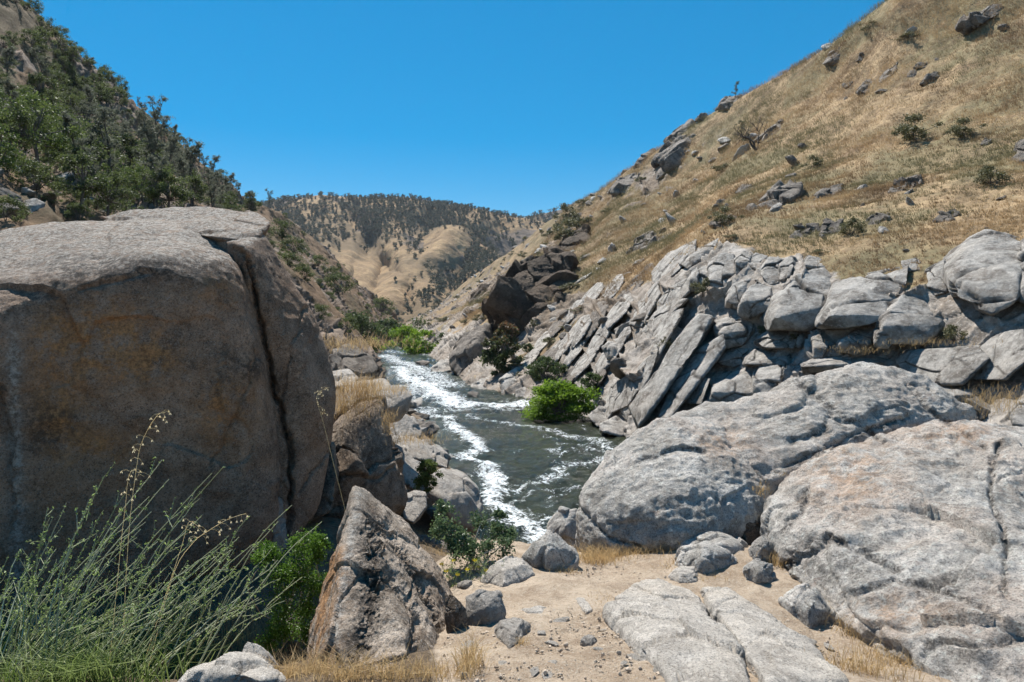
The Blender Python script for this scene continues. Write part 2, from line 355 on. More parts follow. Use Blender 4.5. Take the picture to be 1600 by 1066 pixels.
# ------------------------------------------------------------------ terrain: lofted hillsides
def catmull(C, n):
    """C (k,...) -> n samples along the first axis"""
    k = len(C); x = np.linspace(0, k - 1, n); i = np.clip(np.floor(x).astype(int), 0, k - 2); f = (x - i).reshape(-1, *([1] * (C.ndim - 1)))
    E = np.concatenate([[2 * C[0] - C[1]], C, [2 * C[-1] - C[-2]]])
    p0, p1, p2, p3 = E[i], E[i + 1], E[i + 2], E[i + 3]
    return 0.5 * (2 * p1 + (p2 - p0) * f + (2 * p0 - 5 * p1 + 4 * p2 - p3) * f * f + (3 * p1 - p0 - 3 * p2 + p3) * f ** 3)
class Hill:
    def __init__(s, cols, nu, nv, back, below=None, flip=False):
        C = np.array([[P(*q) for q in c] for c in cols])
        top = C[:, -1]; up = C[:, -1] - C[:, -2]; hd = up.copy(); hd[:, 2] = 0; hd /= np.linalg.norm(hd, axis=1, keepdims=True) + 1e-9
        b1 = top + hd * back * 0.5 + np.array([0, 0, -back * 0.10]); b2 = top + hd * back * 1.6 + np.array([0, 0, -back * 0.9])
        lo = C[:, 0] - (C[:, 1] - C[:, 0]) * 0.35; lo[:, 2] = np.minimum(lo[:, 2], C[:, 0, 2]) - (below or 2.0)
        s.nb = 1; s.nrow = C.shape[1]
        C = np.concatenate([lo[:, None], C, b1[:, None], b2[:, None]], 1)
        G = catmull(C, nu); G = np.swapaxes(catmull(np.swapaxes(G, 0, 1), nv), 0, 1)
        s.nu, s.nv = nu, nv; s.V = G.reshape(-1, 3).copy()
        uu, vv = np.meshgrid(np.linspace(0, len(cols) - 1, nu), np.linspace(0, C.shape[1] - 1, nv) - 1, indexing='ij')
        s.u, s.v = uu.ravel(), vv.ravel()            # u in column units; v in row units, 0 = foot, nrow-1 = skyline
        s.Q = grid_faces(nu, nv)
        if flip: s.Q = s.Q[:, ::-1]
        s.N = vnormals(s.V, q2t(s.Q))
    def finish(s, name, mat, rock):
        s.N = vnormals(s.V, q2t(s.Q)); s.px, s.py = proj(s.V); s.rock = rock
        o = add(name, mesh(name, s.V, s.Q, None, [mat], attrs={'rock': rock, **getattr(s, 'extra', {})})); tag(o, kind='structure'); return o
    def at(s, px, py):
        m = (s.v > -0.2) & (s.v <= s.nrow - 0.95)
        d = np.hypot(s.px - px, s.py - py) + np.where(m, 0, 1e6); d = d + s.V[:, 1] * 0.004
        return int(np.argmin(d))
    def depth(s, px, py): return float(s.V[s.at(px, py), 1])
    def pt(s, px, py): return s.V[s.at(px, py)].copy()

RH_COLS = [
 [(2300, 900, 15), (2200, 640, 18), (2150, 420, 22), (2200, 150, 35), (2350, -150, 55), (2450, -500, 75)],
 [(1750, 740, 22), (1720, 585, 26), (1720, 395, 32), (1790, 190, 50), (1840, -30, 72), (1810, -330, 96)],
 [(1480, 715, 29), (1500, 565, 32), (1520, 395, 37), (1560, 220, 60), (1580, 40, 85), (1600, -165, 105)],
 [(1230, 702, 35), (1255, 550, 38), (1290, 400, 44), (1340, 260, 70), (1390, 120, 95), (1392, -2, 112)],
 [(1000, 690, 42), (1060, 530, 47), (1110, 385, 55), (1170, 295, 85), (1225, 195, 113), (1262, 94, 132)],
 [(925, 655, 52), (960, 545, 58), (1000, 440, 68), (1040, 350, 100), (1080, 275, 130), (1112, 178, 150)],
 [(815, 622, 66), (865, 530, 76), (900, 450, 90), (935, 380, 120), (955, 330, 150), (975, 272, 178)],
 [(745, 598, 78), (790, 520, 96), (815, 440, 114), (860, 392, 150), (885, 352, 185), (902, 320, 215)],
 [(690, 565, 122), (730, 510, 140), (765, 465, 165), (800, 425, 210), (825, 395, 245), (852, 350, 275)],
 [(655, 546, 172), (680, 508, 205), (705, 488, 235), (740, 455, 280), (770, 430, 320), (795, 396, 345)],
 [(632, 534, 240), (642, 512, 270), (655, 502, 305), (682, 487, 350), (712, 468, 400), (742, 430, 430)],
 [(612, 524, 330), (625, 510, 350), (640, 503, 380), (655, 496, 420), (680, 484, 470), (705, 462, 520)]]
RH = Hill(RH_COLS, 720, 460, 40, 2.5)
DIP = rotm('Y', -38) @ rotm('Z', 24)
def shape_rh():
    V, N, u, v = RH.V, RH.N, RH.u, RH.v
    dep = V[:, 1]; sc = np.clip(dep / 45.0, 0.8, 4)
    band = 1 - sstep(1.75, 2.0, v + 0.30 * fbm(V * 0.11, 4, 3))                  # rock band below the grass
    far = sstep(4.2, 6.5, u)
    outc = sstep(0.02, 0.28, fbm(V * 0.075 * np.array([1, 1, .6]), 5, 21)) * sstep(3.2, 5.5, u) * (1 - sstep(4.1, 4.9, v)) * 0.9
    brk = sstep(-.12, .22, fbm(V * np.array([.09, .09, .05]), 5, 23) + 0.25 * (1 - sstep(0.2, 1.2, v)) + .12)
    rock = np.clip(np.maximum(band * (1 - far * (1 - brk)), outc), 0, 1)
    # soil and dry grass lie on the ledges
    kf = 1 / (1 + 0.9 * far)[:, None]
    n1, g1, r1 = fracture(V * kf, (np.diag([0.34, 0.22, 0.18]) @ DIP), 11, 1.0, 0.75, 0.30, 0.10, 0.15)
    n2, g2, r2 = fracture(V * kf, (np.diag([0.95, 0.7, 0.5]) @ DIP), 12, 1.0, 0.5, 0.25, 0.10, 0.15)
    big = fbm(V * 0.045, 4, 31) * 2.0
    gully = -ridged(np.stack([u * 1.9, v * 0.25, u * 0], 1), 3, 5) * 1.2 * sstep(1.5, 3.5, v) * np.clip(dep / 90, 0.5, 2)
    hum = fbm(V * 0.35, 5, 41) * 0.45
    edge = (1 - sstep(4.6, 5.0, v) * 0.75)
    d = rock * (n1 * 1.25 * (1 - .75 * np.exp(-((proj(V)[0] - 1540) / 90) ** 2)) + n2 * 0.42) * np.clip(sc, 1, 2) * (1 - 0.2 * far) + (big + gully) * (0.35 + 0.65 * sstep(1, 3, v)) * edge * 0.55 + hum * (1 - rock) * edge
    d = d * sstep(-0.9, -0.1, v) * 0.9
    RH.V = V + N * d[:, None]
    N2 = vnormals(RH.V, q2t(RH.Q))
    flat = sstep(0.72, 0.92, N2[:, 2])
    rock = np.clip(rock - 0.55 * flat * sstep(0.7, 1.6, v), 0, 1)
    RH.extra = {'brown': np.clip((far * 0.9 * sstep(.5, 1.7, v) + outc * .6 + .25 * fbm(V * .08, 3, 27)) * 1.0, 0, 1)}
    return RH.finish("right_hillside", M_RH, rock)
shape_rh()

LH_COLS = [
 [(-500, 800, 9), (-550, 450, 14), (-560, 220, 24), (-450, 30, 45), (-380, -120, 68), (-250, -240, 90)],
 [(100, 640, 20), (60, 470, 26), (0, 325, 36), (-10, 190, 62), (0, 85, 85), (28, -4, 110)],
 [(330, 620, 32), (250, 460, 40), (170, 335, 52), (130, 240, 80), (120, 160, 105), (150, 118, 128)],
 [(480, 612, 48), (400, 460, 58), (320, 340, 72), (260, 280, 100), (245, 232, 122), (272, 218, 142)],
 [(560, 600, 68), (480, 490, 80), (420, 405, 95), (370, 355, 120), (350, 318, 140), (372, 302, 160)],
 [(588, 580, 100), (540, 505, 115), (490, 445, 130), (450, 390, 150), (430, 350, 170), (432, 332, 190)],
 [(588, 556, 150), (560, 503, 165), (530, 458, 180), (500, 422, 200), (478, 388, 220), (466, 356, 240)],
 [(594, 543, 190), (585, 508, 210), (565, 474, 225), (542, 444, 240), (524, 414, 255), (512, 392, 270)],
 [(604, 535, 230), (600, 513, 250), (590, 494, 265), (577, 474, 285), (567, 458, 300), (560, 444, 315)],
 [(618, 527, 290), (614, 513, 310), (606, 504, 330), (597, 492, 350), (592, 482, 365), (594, 470, 380)],
 [(636, 519, 380), (632, 511, 400), (627, 507, 420), (622, 503, 440), (618, 499, 460), (620, 494, 480)]]
LH = Hill(LH_COLS, 420, 300, 40, 2.5, flip=True)
def shape_lh():
    V, N, u, v = LH.V, LH.N, LH.u, LH.v
    dep = V[:, 1]
    rk = sstep(-0.05, 0.25, fbm(V * 0.07, 5, 61) + 0.25 * (1 - sstep(0, 2, v))) * 0.95
    n1, g1, r1 = fracture(V, (np.diag([0.40, 0.25, 0.25]) @ rotm('Y', 35)), 15, 1.1, 0.9, 0.5, 0.08)
    big = fbm(V * 0.04, 4, 35) * 2.4; gully = -ridged(np.stack([u * 2.1, v * 0.3, u * 0], 1), 3, 8) * 1.4
    edge = (1 - sstep(4.5, 5.0, v) * 0.8)
    d = rk * n1 * 1.2 + (big + gully) * edge * 0.6 + fbm(V * 0.4, 5, 71) * 0.55 + ridged(V * np.array([.9, .9, .5]), 4, 72) * .16
    LH.V = V + N * (d * sstep(-0.9, -0.1, v))[:, None]
    N2 = vnormals(LH.V, q2t(LH.Q))
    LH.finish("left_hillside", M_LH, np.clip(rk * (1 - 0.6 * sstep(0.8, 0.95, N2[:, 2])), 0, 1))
shape_lh()

# the far mountain closing the valley, with spurs running down towards the river
def far_cols():
    cols = []
    sky_pts = [(300, 330), (400, 322), (440, 312), (500, 305), (560, 309), (600, 309), (640, 309), (700, 319), (760, 330), (800, 338), (830, 345), (900, 360), (1000, 380)]
    sx = np.array([p[0] for p in sky_pts]); sy = np.array([p[1] for p in sky_pts])
    for x in np.linspace(330, 960, 85):
        ys = np.interp(x, sx, sy)
        col = []
        for k, t in enumerate((0, 0.2, 0.4, 0.6, 0.8, 1.0)):
            px = x + (1 - t) * (0.10 * (x - 640)) - 55 * (1 - t) * sstep(520, 900, np.array([x]))[0]
            py = 512 + (ys - 512) * t
            d = 560 + 560 * t
            # spurs: long ridges leaning to the lower left, nearer than the gullies between them
            ph = (x + 130 * t - 480) / 118.0 * 2 * math.pi
            tri = lambda q: 1 - 2 * math.sqrt((abs((q / math.pi) % 2 - 1)) ** 2 + .003) if False else (2 * abs((q / (2 * math.pi)) % 1 - .5) * 2 - 1)
            d -= (58 * tri(ph) + 20 * tri(ph * 2.13 + 1.3)) * (0.30 + 0.9 * math.sin(math.pi * min(1, t * 1.05)) ** 0.8) * (1 - 0.75 * t ** 6)
            col.append((px, py, d))
        cols.append(col)
    return cols
FAR = Hill(far_cols(), 420, 190, 150, 10)
def shape_far():
    V, N, u, v = FAR.V, FAR.N, FAR.u, FAR.v
    edge = 1 - sstep(4.4, 5.0, v) * 0.8
    rk = sstep(0.02, 0.3, fbm(V * 0.009, 5, 91)) * 0.8
    d = (ridged(V * 0.007, 4, 93) * 7 + fbm(V * np.array([.03, .03, .012]), 5, 95) * 3) * edge + fbm(V * 0.11, 4, 97) * 1.0
    FAR.V = V + N * d[:, None]
    X, Y = proj(FAR.V)
    spur = np.exp(-((X - 620) / 60) ** 2 - ((Y - 440) / 45) ** 2) + np.exp(-((X - 545) / 45) ** 2 - ((Y - 420) / 30) ** 2)
    dens = np.exp(-((X - 735) / 70) ** 2 - ((Y - 385) / 60) ** 2) + .7 * np.exp(-((X - 490) / 60) ** 2 - ((Y - 365) / 26) ** 2)
    FAR.finish("far_mountain", M_FAR, np.clip(rk * .8 + .6 * dens * (0.4 + fbm(V * .03, 4, 98)), 0, 1) * (1 - .9 * np.clip(spur, 0, 1)))
shape_far()
def spur(name, cols, seed, gold):
    S = Hill(cols, 200, 150, 60, 10); e = 1 - sstep(0, 1, np.abs(S.v - 2)) * 0
    S.V = S.V + S.N * (ridged(S.V * .012, 4, seed) * 4 + fbm(S.V * .05, 5, seed + 1) * 2.5)[:, None]
    S.finish(name, M_FAR, sstep(.05, .35, fbm(S.V * .02, 4, seed + 2) + .2) * .8 * sstep(2.2, 3, S.v)); return S
SPUR1 = spur("spur_hill", [[(645, 372, 1000), (672, 362, 960), (706, 352, 925), (742, 362, 945), (780, 372, 980)], [(628, 398, 930), (660, 390, 890), (696, 382, 860), (738, 396, 885), (775, 410, 915)], [(585, 428, 860), (620, 420, 825), (660, 412, 795), (705, 432, 815), (745, 448, 840)], [(555, 458, 790), (588, 450, 755), (624, 443, 720), (668, 462, 740), (708, 478, 765)], [(540, 488, 710), (565, 482, 675), (596, 476, 645), (636, 490, 655), (680, 500, 675)], [(540, 512, 620), (552, 508, 600), (566, 504, 585), (598, 510, 590), (640, 514, 600)]], 501, True)
FAR2 = Hill([[(740 + i * 40, 440, 1250), (745 + i * 40, 400, 1330), (750 + i * 40, 370, 1400), (755 + i * 40, (352, 345, 338, 330, 325, 322, 320, 324, 330)[i], 1470)] for i in range(9)], 120, 60, 150, 20)
def shape_far2():
    V, N = FAR2.V, FAR2.N
    FAR2.V = V + N * ((ridged(V * 0.007, 4, 193) * 12 + fbm(V * 0.03, 4, 195) * 6) * (1 - sstep(2.4, 3, FAR2.v) * .8))[:, None]
    FAR2.finish("far_ridge", M_FAR, sstep(0, .3, fbm(FAR2.V * 0.009, 5, 191)) * .8)
shape_far2()
gb = add("ground", mesh("ground", [(-1400, -450, -6), (1400, -450, -6), (1400, 1900, -6), (-1400, 1900, -6)], [[0, 1, 2, 3]], None, [M_FAR], attrs={'rock': [0, 0, 0, 0]})); tag(gb, kind='structure')

# ------------------------------------------------------------------ near ground: thin plate through measured points
GP = [(0, 0, 5.9), (3, 0, 5.95), (-3, 0, 5.8), (15, -2, 6.0), (-15, -2, 6.2), (0, -6, 6.2), (12, 5, 5.6), (8, 4, 5.6)]
for q in [(850, 1066, 3.0), (850, 980, 3.9), (850, 905, 4.9), (790, 888, 5.2), (1200, 1066, 3.0), (1180, 930, 4.6), (1000, 885, 5.3), (1480, 1066, 3.4), (1335, 1020, 3.85), (1180, 855, 5.6), (1100, 852, 5.65),
          (620, 1066, 3.1), (300, 1066, 3.6), (0, 1066, 3.9), (400, 890, 6.8), (560, 830, 8.0), (740, 850, 6.2), (690, 880, 5.6), (900, 870, 5.8)]:
    GP.append(tuple(P(*q)))
GP += [(-1.5, 5.4, 4.75), (-2.4, 5.3, 4.7), (-3.4, 5.2, 4.75), (-1.3, 6.3, 4.75)]
GP += [(0.2, 7.4, 4.7), (0, 9, 4.0), (0.3, 13, 2.4), (0.5, 18, 0.6), (0.8, 22, -0.8), (2, 8, 4.6), (6, 9, 4.4), (5, 12, 2.0), (10, 12, 1.2), (16, 16, -0.8), (4, 16, 0.2), (9, 20, -1.8), (4, 24, -2), (14, 10, 3),
       (-3, 12, 4.0), (-1.6, 16, 2.4), (-2.6, 20, 2.2), (-4, 30, 1.2), (-1, 27, -0.9), (-8, 20, 5), (-12, 12, 6.8), (-14, 30, 6.5), (-8, 40, 2.6), (-3.5, 40, -0.8), (-7.5, 60, -0.6), (-14, 60, 2.6), (-14, 45, 5),
       (-13, 75, 0.0), (-20, 5, 7.5), (22, 8, 3), (25, 20, -2), (10, 40, -3), (0, 55, -3), (0, 75, -3)]
GP = np.array(GP)
def tps_fit(X, z):
    n = len(X); r = np.linalg.norm(X[:, None] - X[None], axis=2); K = np.where(r > 0, r * r * np.log(r + 1e-12), 0) + np.eye(n) * 0.02
    Pm = np.c_[np.ones(n), X]; A = np.block([[K, Pm], [Pm.T, np.zeros((3, 3))]])
    return np.linalg.solve(A, np.r_[z, 0, 0, 0])
_w = tps_fit(GP[:, :2], GP[:, 2])
def ground_z(X):
    X = np.atleast_2d(X); r = np.linalg.norm(X[:, None] - GP[None, :, :2], axis=2)
    K = np.where(r > 0, r * r * np.log(r + 1e-12), 0)
    return K @ _w[:-3] + _w[-3] + X @ _w[-2:]
def GD(px, py, lo=2.0, hi=14.0):
    """depth at which the view through a photo point meets the near ground"""
    d = np.arange(lo, hi, 0.02); pts = np.array([P(px, py, q) for q in d]); zz = ground_z(pts[:, :2])
    k = np.where(pts[:, 2] <= zz)[0]
    return float(d[k[0]]) if len(k) else hi
def G(px, py, lift=0.0):
    p = P(px, py, GD(px, py)); p[2] += lift; return p
def near_ground():
    ys = np.concatenate([np.linspace(-4, 2, 16), np.linspace(2.1, 9, 230), np.linspace(9.15, 80, 150)])
    xs = np.concatenate([np.linspace(-22, -6.1, 50), np.linspace(-6, 6, 300), np.linspace(6.1, 25, 50)])
    X, Y = np.meshgrid(xs, ys, indexing='ij'); XY = np.c_[X.ravel(), Y.ravel()]
    z = np.concatenate([ground_z(c) for c in np.array_split(XY, 40)])
    V = np.c_[XY, z]
    px, py = proj(V)
    path = sstep(640, 720, px) * (1 - sstep(0, 1, (V[:, 1] - 5.6) / 1.2))
    rough = fbm(V * 1.3, 4, 201) * 0.07 + fbm(V * 4.0, 5, 203) * 0.05 + ridged(V * 11.0, 3, 204) * 0.006
    path = np.where(V[:, 1] < 2.5, 1, path)
    V[:, 2] += rough * (1 - 0.3 * path)
    o = add("dirt_path", mesh("dirt_path", V, grid_faces(len(xs), len(ys)), None, [M_DIRT], attrs={'path': path})); tag(o, kind='structure')
near_ground()

# ------------------------------------------------------------------ river
def W0(px, py):
    d = H * F / (py - HY); return ((px - CX) / F * d, d)
FOAM = [  # (line on the photo, half width in metres, strength)
 ([(596, 549), (640, 553), (690, 556)], 5.0, 0.75), ([(600, 556), (640, 572), (680, 592), (700, 605)], 4.0, 0.85),
 ([(620, 575), (655, 600), (690, 622), (740, 634), (800, 632), (835, 630)], 2.6, 1.0), ([(650, 590), (640, 612), (650, 640), (690, 655)], 2.2, 0.8),
 ([(690, 640), (760, 642), (830, 640)], 1.6, 0.75),
 ([(680, 650), (720, 675), (745, 700), (757, 735), (768, 770), (790, 800), (835, 825), (850, 850)], 1.05, 1.0),
 ([(757, 730), (720, 720), (690, 690)], 0.8, 0.35),
 ([(740, 652), (800, 662), (860, 672), (930, 690), (975, 702)], 0.9, 0.75), ([(800, 655), (880, 662), (940, 676)], 0.6, 0.5),
 ([(880, 690), (920, 702), (965, 712)], 0.8, 0.7), ([(860, 715), (900, 705), (950, 722)], 0.5, 0.55),
 ([(800, 765), (850, 750), (890, 735), (930, 722), (960, 715)], 0.75, 0.8), ([(780, 790), (830, 775), (870, 765), (905, 758)], 0.6, 0.65),
 ([(860, 790), (885, 770), (930, 752)], 0.5, 0.55), ([(800, 820), (840, 812), (880, 805)], 0.6, 0.8), ([(810, 800), (830, 840), (845, 870)], 0.8, 0.9)]
def river():
    ys = np.concatenate([np.linspace(9, 40, 330), 40 * np.exp(np.linspace(0.004, math.log(420 / 40.0), 330))])
    tt = np.linspace(0, 1, 300)
    L = np.interp(ys, [9, 30, 60, 100, 200, 420], [-12, -14, -18, -30, -60, -90]); R = np.interp(ys, [9, 25, 45, 80, 130, 200, 420], [34, 34, 22, 14, -2, -12, -40])
    X = L[None] + (R - L)[None] * tt[:, None]; Y = np.repeat(ys[None], 300, 0)
    V = np.c_[X.ravel(), Y.ravel(), np.zeros(X.size)]
    P2 = V.copy(); wob = np.stack([fbm(P2 * 0.35, 4, 301), fbm(P2 * 0.35 + 40, 4, 302)], 1) * 1.5
    foam = np.zeros(len(V)) + 0.12 * fbm(P2 * np.array([0.25, 0.12, 1]), 4, 305)
    for line, hw, st in FOAM:
        ln = [W0(*q) for q in line]
        d = polydist(V[:, 0] + wob[:, 0] * min(1, hw * .8), V[:, 1] + wob[:, 1] * min(1.4, hw), ln)
        foam = np.maximum(foam, st * np.exp(-(d / (hw * .85)) ** 2) * 0.72)
    far = sstep(55, 75, V[:, 1])
    A = math.radians(20); fx = P2[:, 0] * math.cos(A) - P2[:, 1] * math.sin(A) * 1.0; fy = P2[:, 0] * math.sin(A) + P2[:, 1] * math.cos(A)
    st_ = np.stack([P2[:, 0] * .55 + P2[:, 1] * .28 + wob[:, 0], P2[:, 1] * .16 - P2[:, 0] * .10 + wob[:, 1] * .3, P2[:, 2]], 1)
    foam = np.maximum(foam, .50 * sstep(.50, .85, ridged(st_, 4, 307)))
    foam = np.maximum(foam, far * (0.17 + 0.32 * fbm(P2 * np.array([0.5, 0.16, 1]), 4, 311)))
    rapid = np.clip(foam, 0, 1)
    z = 0.05 * fbm(P2 * np.array([2.6, 2.2, 1]), 3, 320) + 0.24 * fbm(P2 * np.array([0.9, 0.75, 1]), 4, 321) + 0.34 * rapid * fbm(P2 * np.array([1.3, 1.1, 1]), 5, 323) + 0.10 * rapid + 0.10 * fbm(P2 * np.array([0.25, 0.6, 1.0]), 3, 325)
    z += 0.22 * far * ridged(P2 * np.array([0.22, 0.35, 1]), 4, 327)
    V[:, 2] = z
    o = add("river", mesh("river", V, grid_faces(300, len(ys)), None, [M_WATER], attrs={'foam': foam})); tag(o, kind='structure')
river()

# ------------------------------------------------------------------ rocks
_ico = {}
def ico(n):
    if n not in _ico:
        bm = bmesh.new(); bmesh.ops.create_icosphere(bm, subdivisions=n, radius=1.0)
        _ico[n] = (np.array([v.co[:] for v in bm.verts]), np.array([[v.index for v in f.verts] for f in bm.faces])); bm.free()
    return _ico[n]
def hull_planes(pts):
    bm = bmesh.new()
    for p in pts: bm.verts.new(p)
    bmesh.ops.convex_hull(bm, input=list(bm.verts)); bm.normal_update()
    out = []
    for f in bm.faces:
        n = np.array(f.normal); d = float(n @ np.array(f.verts[0].co))
        if d < 0: n, d = -n, -d
        if d < 1e-4: continue
        if not any(n @ m > 0.996 for m, e in out): out.append((n, d))
    bm.free(); return np.array([n for n, d in out]), np.array([d for n, d in out])
def hull_shape(pts, n=6, p=14):
    p = p * 2.2
    """rounded convex body through the points (each plane a face, edges eased by the power p)"""
    pts = np.array(pts); lo, hi = pts.min(0), pts.max(0); c = (pts.mean(0) + (lo + hi) / 2) / 2; s = (hi - lo) / 2 + 1e-6
    N, D = hull_planes((pts - c) / s)
    dirs, T = ico(n)
    r = np.zeros(len(dirs))
    for k in range(len(N)):
        r += np.maximum(dirs @ N[k] / D[k], 0) ** p
    r = (r + 1e-30) ** (-1.0 / p)
    return dirs * r[:, None] * s + c, T
def rough_rock(V, T, seed, big=0.05, frac=0.05, fine=0.012, cells=2.6, stretch=(1, 1, 1), rot=20, groove=0.25):
    size = float(np.cbrt(np.prod(V.max(0) - V.min(0)) + 1e-9)); N = vnormals(V, T); q = V / size + seed * 3.71
    M = np.diag(np.array(stretch) * cells) @ rotm('Y', -rot) @ rotm('Z', seed * 37 % 90)
    f, g, r = fracture(q, M, 400 + seed, 1.2, 0.5, groove, 0.05, 0.12)
    global LASTG; LASTG = g
    d = big * fbm(q * 1.6, 4, 410 + seed) + frac * f + fine * fbm(q * 9, 5, 420 + seed) + 0.4 * fine * ridged(q * 22, 4, 430 + seed)
    return V + N * (d * size)[:, None]
NSEED = [0]
def solve_pts(outline, depth, thick, shrink=0.85):
    """points given as (px, py, depth offset); each is repeated behind itself along the view ray so the body has real thickness"""
    o = np.array(outline, float); cx, cy = o[:, 0].mean(), o[:, 1].mean(); pts = []
    for x, y, dd in o: pts.append(P(x, y, depth + dd))
    for x, y, dd in o: pts.append(P(cx + (x - cx) * shrink, cy + (y - cy) * shrink, depth + thick))
    return pts
def carve(V, N, lines, sign_y=-0.05):
    px, py = proj(V); front = N[:, 1] < sign_y + 0.35
    for line, wpx, dm in lines:
        j = 5 * vnoise(np.stack([px * 0.05, py * 0.05, px * 0], 1), 3) + 2.5 * vnoise(np.stack([px * .17, py * .17, px * 0], 1), 4)
        d = polydist(px + j, py + j * 0.6, line); k = np.exp(-(d / wpx) ** 2) * front
        V = V - N * (k * dm)[:, None]
    return V
def emit_rock(name, label, bodies, mat, group=None, parent=None, cat='rock', attrs=None, flat_base=True):
    Vs, Ts, n = [], [], 0
    for V, T in bodies: Vs.append(V); Ts.append(T + n); n += len(V)
    V = np.concatenate(Vs); T = np.concatenate(Ts)
    at = attrs(V) if attrs else None
    base = np.array([(V[:, 0].min() + V[:, 0].max()) / 2, (V[:, 1].min() + V[:, 1].max()) / 2, V[:, 2].min()])
    if parent is not None: base = np.array(parent.location)
    o = add(name, mesh(name, V - base, None, T, [mat], attrs=at), parent, None if parent is not None else base)
    if parent is None: tag(o, label, cat, group)
    return o
def rock(label, outline, depth, thick, mat=None, n=6, p=14, name='rock', group=None, big=0.05, frac=0.06, fine=0.012, cells=2.6, cracks=(), rot=20, cat='rock', attrs=None, shrink=0.85):
    NSEED[0] += 1
    V, T = hull_shape(solve_pts(outline, depth, thick, shrink), n, p)
    V = rough_rock(V, T, NSEED[0], big, frac, fine, cells, rot=rot)
    if cracks: V = carve(V, vnormals(V, T), cracks)
    return emit_rock(name, label, [(V, T)], mat or G_MID, group, None, cat, attrs)
def bulge_block(label, outline, depth_fn, bulge=0.35, shift=0.12, mat=None, n=6, p=16, name='rock', group=None, frac=0.07, thick=1.0, big=0.04, inner=0.80, rot=35, cells=2.6, cat='rock', fine=0.012, slab=False):
    """block seated in a slope: outline at the slope's depth, a proud front face that leans back at its top, and a body buried behind"""
    NSEED[0] += 1
    o = np.array(outline, float); c = o.mean(0); w = np.ptp(o[:, 0]); h = np.ptp(o[:, 1]); d0 = depth_fn(*c)
    m = math.sqrt(w * h) * d0 / F; pts = []; rj = np.random.default_rng(NSEED[0])
    if slab:
        X_ = np.c_[o - c, np.ones(len(o))]; kf, *_ = np.linalg.lstsq(X_, np.array([np.clip(depth_fn(x, y), d0 - m, d0 + m) for x, y in o]), rcond=None)
        for x, y in c + (o - c) * 1.04:
            d = kf[0] * (x - c[0]) + kf[1] * (y - c[1]) + kf[2]; t_ = rj.uniform(-.04, .04) * m
            pts.append(P(c[0] + (x - c[0]) * .95, c[1] + (y - c[1]) * .97, d - bulge * 1.15 * m + t_ - .25 * m * (x - c[0]) / w)); pts.append(P(x, y, d + .6 * m))
        V, T = hull_shape(pts, n, 60); V = rough_rock(V, T, NSEED[0], .012, .035, .008, 2.2, rot=rot); gg = LASTG
        return emit_rock(name, label, [(V, T)], mat or G_WALL, group, None, cat, lambda V: {'black': gg * .9})
    o = c + (o - c) * 1.05; h2 = h * 0.5
    rt = shift + rj.uniform(-.14, .14); sl = rj.uniform(-.35, .1); tx = rj.uniform(-.30, .12)
    for x, y in o:
        d = min(max(depth_fn(x, y), d0 - m), d0 + m); yr = (y - c[1]) / h; xr = (x - c[0]) / w
        back = d0 * 0.5 + d * 0.5; low = sstep(rt + sl * xr - .05, rt + sl * xr + .2, np.array([yr]))[0]
        pts.append(P(x, y, back + (0.05 - low * (0.15 + bulge) * 0.92) * m + tx * xr * m))                                    # low edge stands proud, high edge meets the slope
        pts.append(P(c[0] + (x - c[0]) * 0.9, c[1] + (y - c[1]) * 0.9, max(d, d0) + thick * m * 0.8))
    xs = np.sort(o[:, 0]); 
    for e in (-.47, -.15, .2, .47):                                                                                            # the arris between the lit top and the shaded front
        x = c[0] + e * w; y = c[1] + (rt + sl * e) * h; inside = [q for q in o if abs(q[0] - x) < .4 * w]
        y = min(max(y, min(q[1] for q in inside) + .05 * h), max(q[1] for q in inside) - .05 * h) if inside else y
        k = .96 if abs(e) > .3 else 1
        pts.append(P(c[0] + (x - c[0]) * k * inner / .8 * .92, y, d0 - (0.15 + bulge * rj.uniform(.85, 1.1)) * m + tx * e * m))
    V, T = hull_shape(pts, n, p)
    V = rough_rock(V, T, NSEED[0], big, frac, fine, cells, rot=rot)
    gg = LASTG
    return emit_rock(name, label, [(V, T)], mat or G_WALL, group, None, cat, lambda V: {'black': gg * .9})

BANK_SPOTS = []
